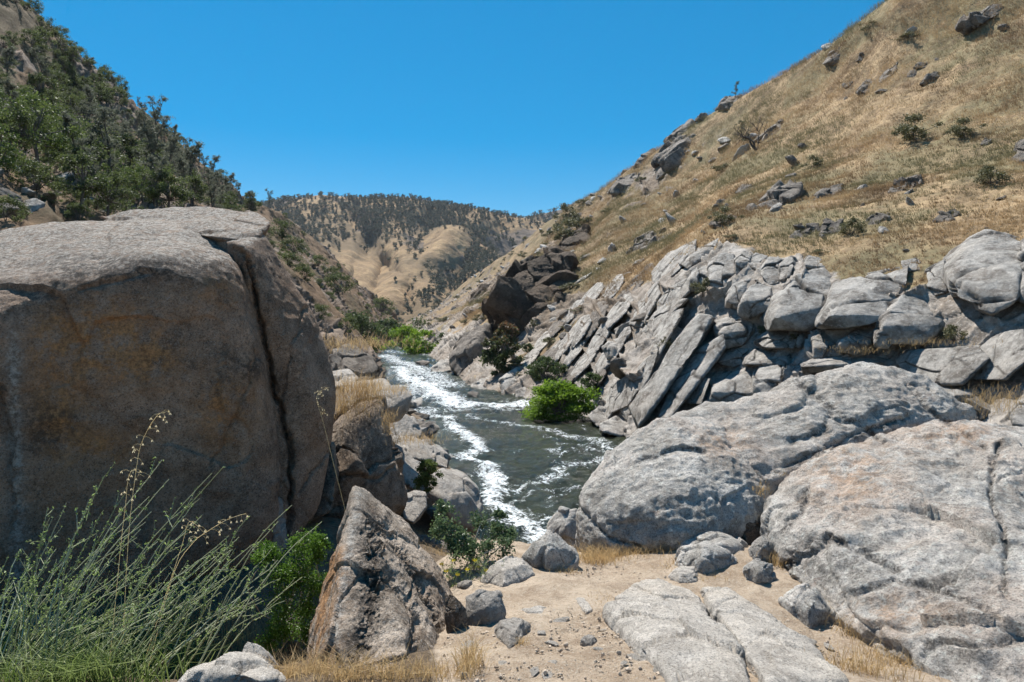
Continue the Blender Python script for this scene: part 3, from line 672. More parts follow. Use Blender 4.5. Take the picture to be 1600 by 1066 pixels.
# --- the giant split boulder on the left
def left_boulder():
    def at(V):
        px, py = proj(V)
        def blob(cx, cy, rx, ry): return np.exp(-(((px - cx) / rx) ** 2 + ((py - cy) / ry) ** 2))
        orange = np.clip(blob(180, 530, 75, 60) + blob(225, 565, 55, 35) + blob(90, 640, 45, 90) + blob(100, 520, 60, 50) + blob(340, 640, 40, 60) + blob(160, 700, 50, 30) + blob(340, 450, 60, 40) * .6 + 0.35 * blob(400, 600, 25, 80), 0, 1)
        pale = np.clip(np.exp(-((px - 20 - (py - 500) * 0.02) / 12) ** 2) * sstep(480, 560, py) + 1.0 * sstep(480, 400, py) * sstep(0.45, 0.8, vnormals_cache[:, 2]), 0, 1)  # pale streak, plus sunlit brightness painted onto the upward-facing top
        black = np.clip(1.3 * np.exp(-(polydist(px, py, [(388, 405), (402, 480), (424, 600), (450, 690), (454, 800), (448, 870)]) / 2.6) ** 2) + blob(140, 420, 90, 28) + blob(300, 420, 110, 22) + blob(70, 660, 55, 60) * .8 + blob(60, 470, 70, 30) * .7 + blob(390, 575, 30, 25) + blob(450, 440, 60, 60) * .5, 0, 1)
        return {'orange': orange, 'pale': pale, 'black': black}
    global vnormals_cache
    main = [(-300, 560, 5.2), (-60, 440, 5.7), (0, 425, 5.9), (60, 415, 6.05), (150, 388, 6.3), (250, 374, 6.5), (350, 376, 6.7), (392, 398, 6.8),
            (-300, 440, 8.6), (0, 352, 8.8), (110, 336, 9.0), (200, 330, 9.1), (330, 345, 8.9), (388, 368, 8.4),
            (-300, 1100, 5.2), (0, 930, 6.2), (200, 900, 6.6), (430, 870, 7.0), (400, 480, 6.78), (422, 600, 6.72), (446, 690, 6.8), (300, 640, 6.35), (100, 640, 5.95), (-150, 700, 5.4),
            (-300, 900, 10.5), (0, 850, 10.5), (420, 800, 10.0), (440, 640, 9.5)]
    V, T = hull_shape([P(*q) for q in main], 8, 9)
    V = rough_rock(V, T, 901, 0.034, 0.016, 0.009, 2.2, groove=0.10)
    V = carve(V, vnormals(V, T), [([(330, 730), (360, 670), (390, 600), (400, 540)], 3, 0.03), ([(240, 480), (260, 500), (258, 540)], 3, 0.02),
         ([(120, 450), (190, 440), (230, 425)], 4, 0.03), ([(0, 600), (20, 700), (15, 840)], 4, 0.05), ([(345, 470), (350, 560), (340, 620)], 2.5, 0.02)])
    vnormals_cache = vnormals(V, T)
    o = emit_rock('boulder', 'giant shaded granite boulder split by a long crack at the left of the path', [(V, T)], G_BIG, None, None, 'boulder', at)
    body = [(250, 345, 9.0), (345, 338, 8.8), (396, 348, 8.3), (408, 362, 7.9), (380, 385, 7.4), (436, 428, 7.85), (467, 488, 8.05), (508, 540, 8.1), (526, 605, 8.1), (520, 682, 7.9),
            (450, 800, 7.5), (420, 600, 7.45), (398, 470, 7.42), (488, 620, 7.55), (430, 880, 7.4), (498, 800, 7.8), (200, 400, 10.5), (380, 380, 10.2), (490, 560, 10), (505, 700, 9.8), (420, 850, 9.8)]
    cap = [(150, 339, 9.3), (200, 327, 9.2), (330, 324, 9.0), (395, 334, 8.6), (424, 348, 8.2), (406, 366, 7.7), (398, 384, 7.55), (340, 372, 7.6), (250, 352, 8.4), (200, 345, 10.2), (390, 350, 9.9), (330, 400, 8.5), (392, 400, 8.2)]
    body = [(x, y, d - (.16 if d < 8.3 else 0)) for x, y, d in body]
    V, T = hull_shape([P(*q) for q in body], 8, 30); V = rough_rock(V, T, 902, 0.020, 0.012, 0.006, 2.2, groove=0.15)
    V2, T2 = hull_shape([P(*q) for q in cap], 7, 30); V2 = rough_rock(V2, T2, 903, 0.016, 0.02, 0.010, 2.2, groove=0.15)
    V = carve(V, vnormals(V, T), [([(372, 392), (390, 405), (404, 480), (426, 600), (452, 690), (456, 800), (450, 870)], 3.5, 0.13), ([(478, 480), (455, 540), (448, 590), (436, 640)], 2.5, 0.03), ([(470, 770), (505, 715), (525, 690)], 3, 0.05)])
    vnormals_cache = vnormals(V, T)
    vnormals_cache = np.concatenate([vnormals_cache, vnormals(V2, T2)])
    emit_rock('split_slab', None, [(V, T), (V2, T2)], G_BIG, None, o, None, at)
left_boulder()

# --- the giant rounded boulder on the right, three lobes with joints between them
def right_boulder():
    l1 = [(884, 805, 6.0), (905, 750, 6.3), (955, 693, 6.6), (1000, 662, 6.8), (1060, 648, 6.9), (1110, 652, 6.9), (1160, 700, 6.5), (1200, 755, 6.05), (1206, 795, 5.9), (1150, 812, 5.7), (1050, 842, 5.45), (960, 864, 5.6), (905, 866, 5.8),
          (1040, 740, 5.85), (960, 780, 5.8), (900, 880, 7.5), (1000, 700, 8.0), (1190, 680, 8.0), (1100, 880, 7.5), (1000, 900, 5.7), (1150, 870, 5.8)]
    dome = [(1030, 655, 7.0), (1100, 636, 7.1), (1180, 623, 7.2), (1260, 593, 7.5), (1320, 573, 7.75), (1375, 567, 7.8), (1430, 577, 7.8), (1478, 606, 7.6), (1530, 640, 7.4), (1180, 815, 5.98), (1265, 800, 6.0), (1345, 760, 6.35), (1450, 720, 6.9),
            (1215, 735, 6.02), (1300, 640, 6.8), (1200, 690, 6.4), (1120, 690, 6.55), (1060, 680, 9.0), (1200, 650, 9.5), (1370, 590, 9.5), (1500, 650, 9.5), (1200, 850, 7.5), (1500, 800, 8.0), (1400, 620, 7.1)]
    l3 = [(1176, 800, 5.75), (1226, 722, 6.15), (1318, 676, 6.4), (1415, 648, 6.8), (1535, 634, 7.05), (1605, 655, 7.0), (1720, 705, 6.6), (1850, 740, 6.2), (1190, 855, 5.35), (1215, 925, 4.65), (1290, 985, 4.05), (1335, 1035, 3.7), (1475, 1110, 3.15), (1720, 1260, 2.5), (1900, 1360, 2.3),
          (1280, 800, 5.25), (1400, 850, 4.55), (1550, 850, 4.15), (1610, 750, 5.0), (1450, 740, 5.65), (1800, 900, 3.7), (1400, 960, 3.85), (1600, 1000, 3.3), (1350, 1100, 3.9), (1500, 1180, 3.3), (1250, 950, 7.5), (1450, 750, 8.5), (1850, 800, 8.0), (1500, 1200, 3.5), (1300, 1080, 5.0), (1900, 1300, 5)]
    cr = [([(1230, 730), (1330, 684), (1420, 650)], 3, .03), ([(1380, 690), (1340, 660), (1310, 655)], 4, 0.04),
          ([(900, 790), (950, 840), (1000, 855)], 3, .03), ([(1560, 690), (1545, 770), (1570, 830), (1572, 930)], 3, 0.04), ([(1220, 830), (1250, 800), (1262, 760)], 5, 0.03), ([(1210, 900), (1290, 840), (1330, 850), (1400, 890)], 6, 0.05),
          ([(1330, 930), (1400, 905), (1480, 925), (1560, 960)], 4, 0.03), ([(1440, 1030), (1460, 1000), (1520, 1010), (1600, 1000)], 4, 0.03), ([(1420, 600), (1450, 640), (1540, 700)], 4, 0.03), ([(1000, 720), (1060, 700), (1100, 705)], 4, 0.025),
          ([(1250, 600), (1300, 640), (1290, 670), (1240, 690)], 6, 0.03)]
    def at(V):
        px, py = proj(V)
        def blob(cx, cy, rx, ry): return np.exp(-(((px - cx) / rx) ** 2 + ((py - cy) / ry) ** 2))
        j = 4 * vnoise(V * 9, 61); ck = np.zeros(len(V))
        for ln, w_, d_ in cr: ck = np.maximum(ck, np.exp(-((polydist(px + j, py + j, ln) - 1) / (w_ * .8)) ** 2))
        return {'orange': np.clip(.55 * blob(1330, 740, 90, 60) + .5 * blob(1500, 680, 80, 30) + .5 * blob(1130, 690, 60, 30) + .5 * blob(1400, 960, 80, 40), 0, 1),
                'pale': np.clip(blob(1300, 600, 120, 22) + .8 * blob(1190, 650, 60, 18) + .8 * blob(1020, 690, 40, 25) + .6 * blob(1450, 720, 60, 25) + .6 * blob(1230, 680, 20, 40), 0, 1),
                'black': np.clip(1.3 * ck + .75 * blob(1280, 880, 70, 45) + .7 * blob(1480, 920, 90, 40) + .7 * blob(1030, 800, 90, 35) + .5 * blob(1380, 630, 60, 20) + .6 * blob(1500, 1020, 90, 30) + .5 * blob(1180, 720, 20, 40), 0, 1)}
    bodies = []
    for k, (q, n, pw) in enumerate(((l1, 7, 9), (dome, 7, 9), (l3, 8, 9))):
        V, T = hull_shape([P(*x) for x in q], n, pw)
        V = rough_rock(V, T, 911 + k, 0.045, 0.016, 0.024, 3.2 if k < 2 else 5.0, groove=0.12)
        V = carve(V, vnormals(V, T), cr); bodies.append((V, T))
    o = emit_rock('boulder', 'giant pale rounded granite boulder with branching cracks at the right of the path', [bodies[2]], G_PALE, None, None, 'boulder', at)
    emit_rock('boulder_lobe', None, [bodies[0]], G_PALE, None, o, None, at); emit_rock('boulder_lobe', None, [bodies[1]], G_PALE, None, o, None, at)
right_boulder()

# --- the pointed standing rock in the foreground
def pointed_rock():
    def at(V):
        px, py = proj(V); e = polydist(px, py, [(562, 770), (552, 830), (536, 920), (520, 1000)])
        return {'pale': np.exp(-(e / 9) ** 2), 'black': np.clip(np.exp(-(polydist(px, py, [(575, 820), (580, 900), (560, 1000), (545, 1066)]) / 26) ** 2) * 1.1, 0, 1), 'orange': np.exp(-(polydist(px, py, [(520, 870), (500, 1000), (495, 1066)]) / 25) ** 2)}  # pale strip paints the sunlit edge into the colour; black darkens the hollow
    q = [(553, 760, 4.75), (566, 764, 4.85), (540, 840, 4.3), (524, 940, 3.75), (503, 1110, 3.1), (512, 880, 4.6), (484, 1010, 4.2), (474, 1130, 3.8), (628, 806, 5.1), (692, 900, 4.9), (708, 960, 4.6), (726, 1090, 4.0), (640, 1130, 3.05), (700, 1140, 3.3),
         (640, 900, 5.6), (540, 900, 5.4), (500, 1050, 5.0), (700, 1050, 5.0)]
    V, T = hull_shape([P(*x) for x in q], 8, 40)
    V = rough_rock(V, T, 921, 0.03, 0.05, 0.014, 2.6, rot=50, groove=0.15)
    V = carve(V, vnormals(V, T), [([(580, 830), (592, 890), (575, 960), (560, 1066)], 16, 0.06), ([(610, 900), (655, 960), (640, 1066)], 8, 0.03), ([(600, 820), (650, 900), (700, 1000)], 6, 0.03)])
    emit_rock('boulder', 'dark pointed standing rock with a pale sunlit edge in front of the split boulder', [(V, T)], G_POINT, None, None, 'boulder', at)
pointed_rock()

# --- slabs and stones on the path (depth from the ground they lie on)
def ground_rock(label, outline, height=0.10, mat=None, n=6, p=14, name='rock', frac=0.05, big=0.05, sink=0.10, top=0.6, group=None, fine=0.012, rot=20):
    """stone lying on the ground: its foot follows the ground, its top is a smaller outline lifted by height"""
    NSEED[0] += 1
    o = np.array(outline, float); c = o.mean(0); pts = []
    ymax = o[:, 1].max(); foot = np.array([G(x, y) for x, y in o]); cen = foot.mean(0)
    for f in foot:
        pts.append(f + [0, 0, -sink]); pts.append(cen + (f - cen) * 0.96 + [0, 0, height * 0.25]); pts.append(cen + (f - cen) * top + [0, 0, height])
    V, T = hull_shape(pts, n, p); V = rough_rock(V, T, NSEED[0], big, frac, fine, rot=rot)
    return emit_rock(name, label, [(V, T)], mat or G_SLAB, group, None, 'rock')
def standing_rock(label, outline, lift, mat=None, n=6, p=13, back=0.6, frac=0.11, big=0.05, name='rock', fine=0.012, dd=0.0):
    """stone standing on the ground: the lowest points of its outline touch the ground, the upper ones lean back over the body"""
    NSEED[0] += 1
    o = np.array(outline, float); yb = o[:, 1].max(); yt = o[:, 1].min(); k = int(np.argmax(o[:, 1]))
    db = GD(o[k, 0], yb) + dd; pts = []; cx = o[:, 0].mean()
    w = np.ptp(o[:, 0]) * db / F
    for x, y in o:
        t = (yb - y) / (yb - yt + 1e-6); e = abs(x - cx) / (np.ptp(o[:, 0]) / 2)
        pts.append(P(x, y, db + w * (0.55 * t * t + 0.35 * e * e)))
        pts.append(P(cx + (x - cx) * 0.8, min(y + 0.12 * (yb - yt), yb), db + w * (0.6 + back)))
        if t < 0.3: pts.append(P(x, y, db + w * 0.35 * e * e) + np.array([0, 0, -0.15]))
    pts.append(P(cx, yb - 0.55 * (yb - yt), db + 0.02 * w))
    V, T = hull_shape(pts, n, p); V = rough_rock(V, T, NSEED[0], big, frac, fine)
    return emit_rock(name, label, [(V, T)], mat or G_SLAB, None, None, 'rock')
ground_rock('broad pale speckled slab set flush in the middle of the dirt path', [(936, 958), (958, 936), (1004, 907), (1034, 910), (1052, 928), (1088, 934), (1122, 975), (1165, 1030), (1190, 1095), (1060, 1105), (1030, 1050), (985, 1010)], 0.05, G_SLAB, 7, 22, 'flat_rock', 0.035, 0.035, 0.2, 0.90, fine=0.016)
ground_rock('long narrow pale slab beside the broad slab on the path', [(1090, 924), (1128, 918), (1160, 934), (1236, 986), (1262, 1030), (1340, 1080), (1205, 1095), (1172, 1040), (1118, 966)], 0.04, G_SLAB, 7, 22, 'flat_rock', 0.035, 0.035, 0.2, 0.90, fine=0.016)
ground_rock('pale flat rock at the far edge of the path by the leafy shrub', [(749, 912), (768, 893), (800, 880), (830, 890), (838, 903), (785, 922)], 0.10, G_SLAB, 6)
standing_rock('grey blocky rock with a flat lit top on the left edge of the path', [(727, 932), (748, 921), (782, 924), (791, 958), (770, 982), (732, 966)], .2, G_MID, 6, 22, .5, .04)
standing_rock('small blue-grey stone above the blocky rock on the path', [(713, 912), (722, 905), (737, 907), (741, 922), (722, 927)], .1, G_MID, 5, 20)
standing_rock('brown stone between the pointed rock and the blocky rock', [(694, 925), (712, 932), (728, 950), (733, 985), (706, 992), (695, 965)], .2, G_DARK, 6)
ground_rock('grey flake of stone with a broken edge lying on the path', [(770, 984), (800, 976), (829, 979), (812, 1010), (795, 1018), (780, 1002)], 0.06, G_MID, 6, 22)
ground_rock('thin pale flake of stone lying flat on the middle path', [(810, 955), (840, 948), (858, 951), (848, 962), (822, 963)], 0.02, G_SLAB, 5)
ground_rock('narrow pale triangle of bedrock showing through the path', [(888, 928), (908, 922), (926, 955), (916, 958)], 0.012, G_SLAB, 5)
ground_rock('small flat grey stone alone on the near path', [(906, 1002), (920, 996), (935, 1002), (925, 1009)], 0.03, G_MID, 5)
standing_rock('rounded speckled stone under the big boulder above the path slabs', [(1050, 886), (1066, 856), (1100, 845), (1135, 858), (1152, 875), (1145, 900), (1090, 902)], .2, G_PALE, 6, 11)
standing_rock('rough brown stone behind the rounded speckled stone', [(1055, 852), (1083, 829), (1126, 829), (1166, 852), (1165, 874), (1120, 872)], .2, G_PALE, 6, 12, dd=0)
standing_rock('dark broken stone wedged in the notch of the right boulder', [(1120, 818), (1150, 795), (1198, 800), (1196, 832), (1165, 848)], .2, G_DARK, 6, 14, dd=-.15)
standing_rock('small pale stone pressed against the foot of the right boulder', [(1168, 856), (1190, 835), (1213, 850), (1214, 876), (1180, 878)], .1, G_PALE, 6, 12)
standing_rock('upright rounded stone below the small pale stone', [(1160, 890), (1180, 873), (1208, 880), (1217, 918), (1185, 922)], .1, G_PALE, 6, 11)
standing_rock('long low stone against the right boulder beside the narrow slab', [(1213, 936), (1240, 916), (1275, 918), (1303, 958), (1318, 984), (1262, 968)], .1, G_PALE, 6, 11)
ground_rock('low mottled stone in the dry grass left of the rounded stone', [(1043, 903), (1062, 891), (1094, 893), (1090, 912), (1060, 914)], 0.06, G_SLAB, 6)
standing_rock('tall pale stone leaning on the left end of the right boulder', [(856, 818), (874, 792), (902, 794), (913, 830), (900, 862), (862, 852)], .2, G_PALE, 6, 13, .8)
standing_rock('broad speckled stone at the path edge above the river', [(812, 876), (838, 838), (858, 828), (898, 862), (904, 890), (850, 894)], .2, G_PALE, 6, 13, .8)
standing_rock('pale rounded rock at the bottom edge under the broom shrub', [(265, 1085), (300, 1040), (360, 1018), (410, 1022), (450, 1050), (470, 1090)], .2, G_SLAB, 6, 10)
standing_rock('white-topped stone half hidden in the green grass clump', [(20, 1010), (45, 968), (85, 960), (112, 985), (100, 1020)], .2, G_SLAB, 6, 11)
standing_rock('blue-grey slab leaning against the foot of the split boulder', [(388, 840), (405, 780), (440, 768), (448, 840), (420, 870)], .2, G_MID, 6, 20)

# --- rocks of the near bank going down to the water
rock('dark brown rock mass hung with dry grass right of the split boulder', [(500, 720, .3), (528, 655, .9), (558, 626, 1.0), (600, 612, 1.0), (616, 690, .5), (634, 792, .4), (606, 816, .3), (540, 812, -.2), (470, 810, -.3), (560, 720, -.2)], 9.2, 3, G_DARK, 7, 18, 'boulder', None, 0.05, 0.08, 0.014, 3, rot=50)
rock('rust-streaked rock wedged under the split slab', [(450, 780, 0), (470, 720, .2), (520, 690, .3), (530, 740, 0), (520, 800, -.2), (460, 830, -.3)], 8.0, 1.6, G_DARK, 6, 14, 'rock')
rock('flat-topped pale rock above the beak shaped boulder', [(537, 602, 2), (560, 591, 3), (600, 592, 3), (616, 604, 1), (596, 618, -.5), (556, 622, -.5), (540, 640, -.3), (600, 650, -.2)], 15, 3, G_MID, 6, 16)
rock('beak shaped grey boulder jutting over the river', [(596, 618, 0), (612, 601, 1), (628, 602, 1), (645, 618, .6), (636, 640, .4), (622, 653, .3), (608, 640, -.3), (600, 660, 0)], 14.2, 2.5, G_MID, 6, 15, 'boulder')
rock('large rounded shaded boulder nearest the water on the near bank', [(666, 770, .2), (676, 738, .6), (690, 726, 1.2), (725, 734, 1.4), (748, 760, 1), (754, 796, .6), (746, 828, .3), (706, 815, -.4), (690, 780, -.5)], 15, 3.5, G_MID, 6, 11, 'boulder')
rock('sloping pale rock holding the small round bush', [(616, 702, .8), (640, 704, 1.5), (672, 730, 1.2), (682, 765, .3), (660, 775, -.4), (632, 756, -.4)], 15.6, 3, G_MID, 6, 15)
rock('flat pale ledge topped with dry grass above the bank boulders', [(614, 684, .8), (648, 682, 1.8), (676, 700, 1.5), (680, 722, .5), (644, 716, -.4), (620, 708, -.4)], 17, 3.5, G_MID, 6, 16)
rock('smooth pale rock shoulder behind the small round bush', [(660, 696, .8), (684, 696, 1.6), (703, 716, 1.2), (700, 732, .2), (676, 726, -.2)], 18.5, 3.5, G_MID, 6, 13)
rock('square brown stone above the leafy shrub by the pointed rock', [(628, 776, .2), (648, 768, .5), (664, 771, .5), (667, 792, .2), (646, 818, -.2), (632, 812, -.2)], 11, 1.4, G_MID, 6, 18)
rock('grey stones heaped under the beak shaped boulder', [(614, 662, .2), (634, 648, .6), (662, 670, .6), (654, 688, 0), (620, 682, -.3)], 19.5, 2.5, G_MID, 5, 15)
rock('pale stone at the near waterline below the beak boulder', [(628, 652, .2), (648, 652, .5), (654, 664, .2), (634, 668, 0)], 27, 2.5, G_MID, 5, 14)
rock('tan earth covered rock mound on the bank above the pale flat rock', [(516, 545, 2), (548, 540, 3), (583, 563, 2), (592, 588, 1), (566, 598, -.5), (520, 590, -1)], 38, 7, G_OUT, 6, 13, 'rock', None, 0.06, .1)
rock('dark ribbed rock at the waterline below the tan mound', [(560, 566, 1), (580, 562, 2), (592, 580, 1), (588, 596, 0), (562, 594, -.6)], 52, 6, G_OUT, 6, 16, 'rock', None, 0.06, .12)
rock('grey bank rock between the tan mound and the flat pale rock', [(520, 582, 1), (544, 578, 2), (560, 592, 1), (548, 606, -.4), (522, 606, -.5)], 26, 4, G_MID, 5, 14)

for k in range(70):
    r_ = np.random.default_rng(700 + k); y = r_.uniform(11, 60); x = np.interp(y, [11, 20, 30, 45, 60], [-2.2, -2.6, -4.2, -5.5, -8.0]) + r_.normal() * (0.6 + y * .03); z = float(ground_z(np.array([[x, y]]))[0])
    if z < -.3: continue
    BANK_SPOTS.append((x, y, z))
# --- blocks of the ledge across the river
RHD = RH.depth
WALL = [
 ('huge square grey block topping the right end of the ledge', [(1475, 404), (1512, 372), (1543, 361), (1596, 376), (1600, 400), (1591, 466), (1552, 492), (1488, 466), (1475, 431)], .55, .10, 6),
 ('grey block cut by the right frame edge beside the huge square block', [(1598, 378), (1650, 365), (1670, 440), (1640, 480), (1592, 470)], .4, .08, 5),
 ('narrow upright block against the left side of the huge square block', [(1449, 424), (1475, 407), (1479, 457), (1460, 463), (1449, 448)], .4, .08, 5),
 ('broad brown sided block below and left of the huge square block', [(1377, 487), (1412, 457), (1447, 455), (1469, 461), (1484, 474), (1449, 524), (1438, 533), (1372, 538), (1372, 505)], .45, .12, 6),
 ('long sloping lit block left of the broad brown sided block', [(1281, 483), (1307, 444), (1342, 433), (1407, 420), (1421, 413), (1403, 457), (1377, 479), (1372, 505), (1324, 514), (1281, 509)], .40, .14, 6),
 ('big rounded grey block in the middle of the ledge', [(1191, 496), (1206, 466), (1246, 433), (1285, 422), (1296, 435), (1276, 466), (1276, 492), (1263, 509), (1202, 516)], .45, .12, 6),
 ('flat lit slab jutting under the big rounded block', [(1182, 533), (1206, 516), (1250, 513), (1254, 518), (1241, 544), (1206, 546)], .45, .25, 6),
 ('sloping pale block directly above the right boulder', [(1106, 619), (1114, 592), (1162, 575), (1184, 568), (1182, 592), (1180, 614), (1136, 634), (1106, 634)], .40, .12, 6),
 ('squarish block right of the sloping pale block above the boulder', [(1180, 588), (1189, 570), (1228, 562), (1234, 588), (1202, 621), (1180, 619)], .40, .12, 5),
 ('thin flat block under the jutting lit slab', [(1162, 557), (1180, 546), (1241, 544), (1243, 555), (1228, 570), (1162, 570)], .35, .2, 5),
 ('small lit block left of the thin flat block', [(1119, 557), (1145, 540), (1171, 540), (1164, 566), (1145, 574), (1121, 568)], .4, .12, 5),
 ('rounded block under the dry grass shelf of the ledge', [(1119, 505), (1145, 492), (1180, 494), (1186, 514), (1162, 538), (1136, 542), (1119, 518)], .42, .10, 5),
 ('dark upright block left of the big rounded block', [(1162, 461), (1180, 433), (1206, 448), (1204, 479), (1180, 494), (1158, 489)], .45, .08, 5),
 ('second dark upright block beside the grass shelf', [(1132, 466), (1145, 444), (1176, 433), (1173, 457), (1160, 485), (1132, 481)], .42, .10, 5),
 ('tall rounded block in the row under the grass slope', [(1108, 409), (1127, 398), (1145, 400), (1151, 426), (1132, 454), (1106, 454)], .45, .06, 5),
 ('left end block of the row under the grass slope', [(1077, 439), (1092, 413), (1117, 400), (1110, 418), (1106, 450), (1079, 452)], .45, .06, 5),
 ('narrow block right of the tall rounded block in the row', [(1147, 404), (1162, 393), (1173, 400), (1164, 433), (1149, 433)], .4, .06, 5),
 ('tilted block in the middle of the row under the grass slope', [(1164, 413), (1180, 396), (1199, 400), (1184, 428), (1164, 437)], .4, .08, 5),
 ('short upright block in the row above the big rounded block', [(1184, 422), (1202, 404), (1219, 409), (1217, 441), (1202, 446)], .4, .08, 5),
 ('right end block of the row under the grass slope', [(1217, 413), (1237, 402), (1245, 418), (1226, 450), (1217, 441)], .4, .08, 5),
 ('long level ledge block above the right boulder', [(1399, 562), (1407, 549), (1530, 541), (1548, 560), (1505, 600), (1440, 600), (1408, 580)], .30, .14, 6),
 ('bright angular block at the right end of the long level ledge', [(1530, 545), (1560, 520), (1600, 515), (1612, 560), (1572, 594), (1508, 594)], .36, .08, 6),
 ('low level block left of the long level ledge', [(1256, 566), (1281, 558), (1359, 555), (1390, 568), (1311, 580), (1259, 583)], .30, .15, 5),
 ('small cube of rock left of the low level block', [(1236, 574), (1250, 566), (1258, 582), (1240, 590)], .4, .1, 5),
 ('pale boulder sitting in the alcove of the ledge', [(1309, 531), (1337, 514), (1362, 518), (1366, 540), (1337, 553), (1311, 546)], .45, .12, 5),
 ('dark split block left of the alcove boulder', [(1270, 527), (1285, 514), (1311, 534), (1316, 555), (1272, 559)], .4, .1, 5),
 ('long tilted slab at the left of the ledge', [(970, 586), (992, 540), (1027, 501), (1071, 483), (1053, 516), (1016, 577), (977, 592)], .28, .05, 6),
 ('longest tilted slab running down to the water', [(985, 640), (1014, 592), (1049, 540), (1092, 494), (1114, 498), (1094, 538), (1048, 580), (1016, 640), (998, 670)], .30, .04, 6),
 ('tilted slab right of the longest tilted slab', [(1025, 652), (1049, 592), (1084, 549), (1132, 522), (1134, 542), (1094, 594), (1068, 614), (1046, 658)], .30, .04, 6),
 ('leaning slab at the top left of the ledge', [(1018, 426), (1044, 396), (1088, 376), (1086, 398), (1046, 437), (1022, 444)], .32, .06, 5),
 ('thin leaning slab behind the top left slab', [(1062, 411), (1088, 387), (1123, 374), (1108, 393), (1077, 420)], .3, .06, 5),
 ('dark leaning block left of the tilted slabs', [(983, 507), (996, 474), (1027, 439), (1033, 461), (1003, 511)], .32, .05, 5),
 ('brown leaning block above the long tilted slab', [(1027, 472), (1049, 448), (1075, 435), (1077, 457), (1051, 481), (1027, 489)], .35, .06, 5),
 ('narrow tilted slab between the left slab and the longest slab', [(962, 632), (985, 588), (1012, 560), (1030, 548), (1016, 590), (992, 634), (978, 656)], .30, .04, 6),
 ('short tilted slab low on the bank left of the longest slab', [(935, 640), (955, 606), (972, 590), (980, 600), (966, 634), (950, 656)], .30, .04, 6),
 ('upper tilted slab behind the left tilted slab', [(1000, 520), (1022, 488), (1050, 470), (1074, 468), (1050, 492), (1020, 520)], .28, .04, 6),
 ('round boulder at the foot of the tilted slabs', [(1068, 603), (1088, 588), (1110, 592), (1096, 632), (1075, 630)], .45, .08, 5),
 ('blocky rock at the waterline left of the tilted slabs', [(955, 603), (979, 588), (998, 610), (981, 634), (950, 648)], .38, .08, 5),
 ('flat pale rock behind the top of the right boulder', [(1464, 605), (1512, 599), (1545, 610), (1510, 636), (1477, 624)], .4, .15, 5),
 ('small round rock behind the right boulder near the dry grass', [(1508, 626), (1530, 619), (1558, 645), (1530, 655)], .4, .12, 5),
 ('pale rounded rock at the right edge behind the big boulder', [(1580, 640), (1600, 616), (1645, 612), (1660, 680), (1592, 672)], .4, .12, 5),
 ('low rock under the grass edge above the long sloping block', [(1250, 415), (1263, 400), (1287, 404), (1290, 418), (1270, 424)], .4, .12, 5),
 ('low dark rock under the grass edge near the narrow upright block', [(1408, 408), (1432, 402), (1450, 410), (1440, 422), (1415, 424)], .35, .12, 5),
]
for lab, ol, bl, sh, n in WALL:
    bulge_block(lab, ol, RHD, bl, sh, G_WALL, 6, 40, 'ledge_block', None, 0.10, big=.015, cat='rock', cells=1.7, slab=any(q in lab for q in ('slab', 'leaning', 'ledge block', 'bright angular')) and 'under the' not in lab and 'behind the top' not in lab)
for k, (cx_, cy_, ln_, wd_) in enumerate([(852, 566, 62, 20), (876, 545, 66, 20), (902, 522, 70, 22), (930, 500, 74, 22), (952, 556, 70, 22), (912, 568, 60, 18), (886, 592, 44, 18), (938, 528, 70, 20), (968, 486, 70, 20), (986, 452, 56, 18), (958, 452, 56, 18), (925, 462, 54, 18), (930, 596, 52, 18), (966, 534, 60, 18), (895, 488, 50, 16), (870, 510, 50, 16), (848, 535, 44, 16), (828, 560, 40, 16), (1008, 430, 44, 16), (900, 548, 60, 14)]):
    r_ = np.random.default_rng(1700 + k); an = math.radians(52 + r_.uniform(-8, 8)); ux, uy = math.cos(an), -math.sin(an); nx, ny = uy, -ux; a_, b_ = ln_ * .5, wd_ * .5
    ol = [(cx_ + ux * p_ * a_ + nx * q_ * b_, cy_ + uy * p_ * a_ + ny * q_ * b_) for p_, q_ in ((-1, -.6), (-.9, .7), (-.2, 1), (.7, .9), (1, .2), (.8, -.7), (.1, -1))]
    bulge_block('tilted grey slab on the steep far bank between the shaded cliff and the ledge', ol, RHD, .30, .04, G_WALL if k % 3 else G_OUT, 5, 40, 'tilted_rock', 'tilted slabs of the steep far bank', 0.08, slab=True)
# --- bank rocks farther up the river
rock('dark wedge shaped crag standing at the far waterline', [(702, 556, 1), (728, 519, 4), (748, 506, 5), (764, 508, 5), (768, 540, 2), (758, 582, -1), (717, 590, -2), (702, 574, 0), (740, 540, -1.5)], 92, 9, G_OUT, 6, 18, 'boulder', None, .05, .09, rot=55)
rock('flat pale rock at the foot of the dark wedge crag', [(673, 576, 0), (688, 563, 3), (704, 562, 3), (705, 580, 0), (678, 584, -1)], 97, 5, G_WALL, 5, 18)
rock('long low pale bank rock left of the bright willow', [(734, 604, 0), (756, 589, 3), (780, 582, 4), (800, 592, 2), (796, 618, -1), (756, 622, -1)], 74, 6, G_WALL, 6, 16, rot=50)
rock('pale bank rock under the rusty shrub', [(780, 592, 1), (806, 571, 4), (830, 574, 4), (836, 596, 1), (822, 622, -1), (786, 622, -1)], 70, 6, G_WALL, 6, 16, rot=50)
rock('small pale waterline rock between willow and low bank rock', [(806, 610, 1), (820, 604, 2), (828, 614, 1), (820, 626, 0), (804, 624, 0)], 66, 3, G_WALL, 5, 14)
rock('dark stone in the water by the low pale bank rock', [(730, 614, 0), (738, 610, 1), (748, 614, 1), (744, 622, 0), (732, 622, 0)], 66, 2, G_OUT, 5, 14)
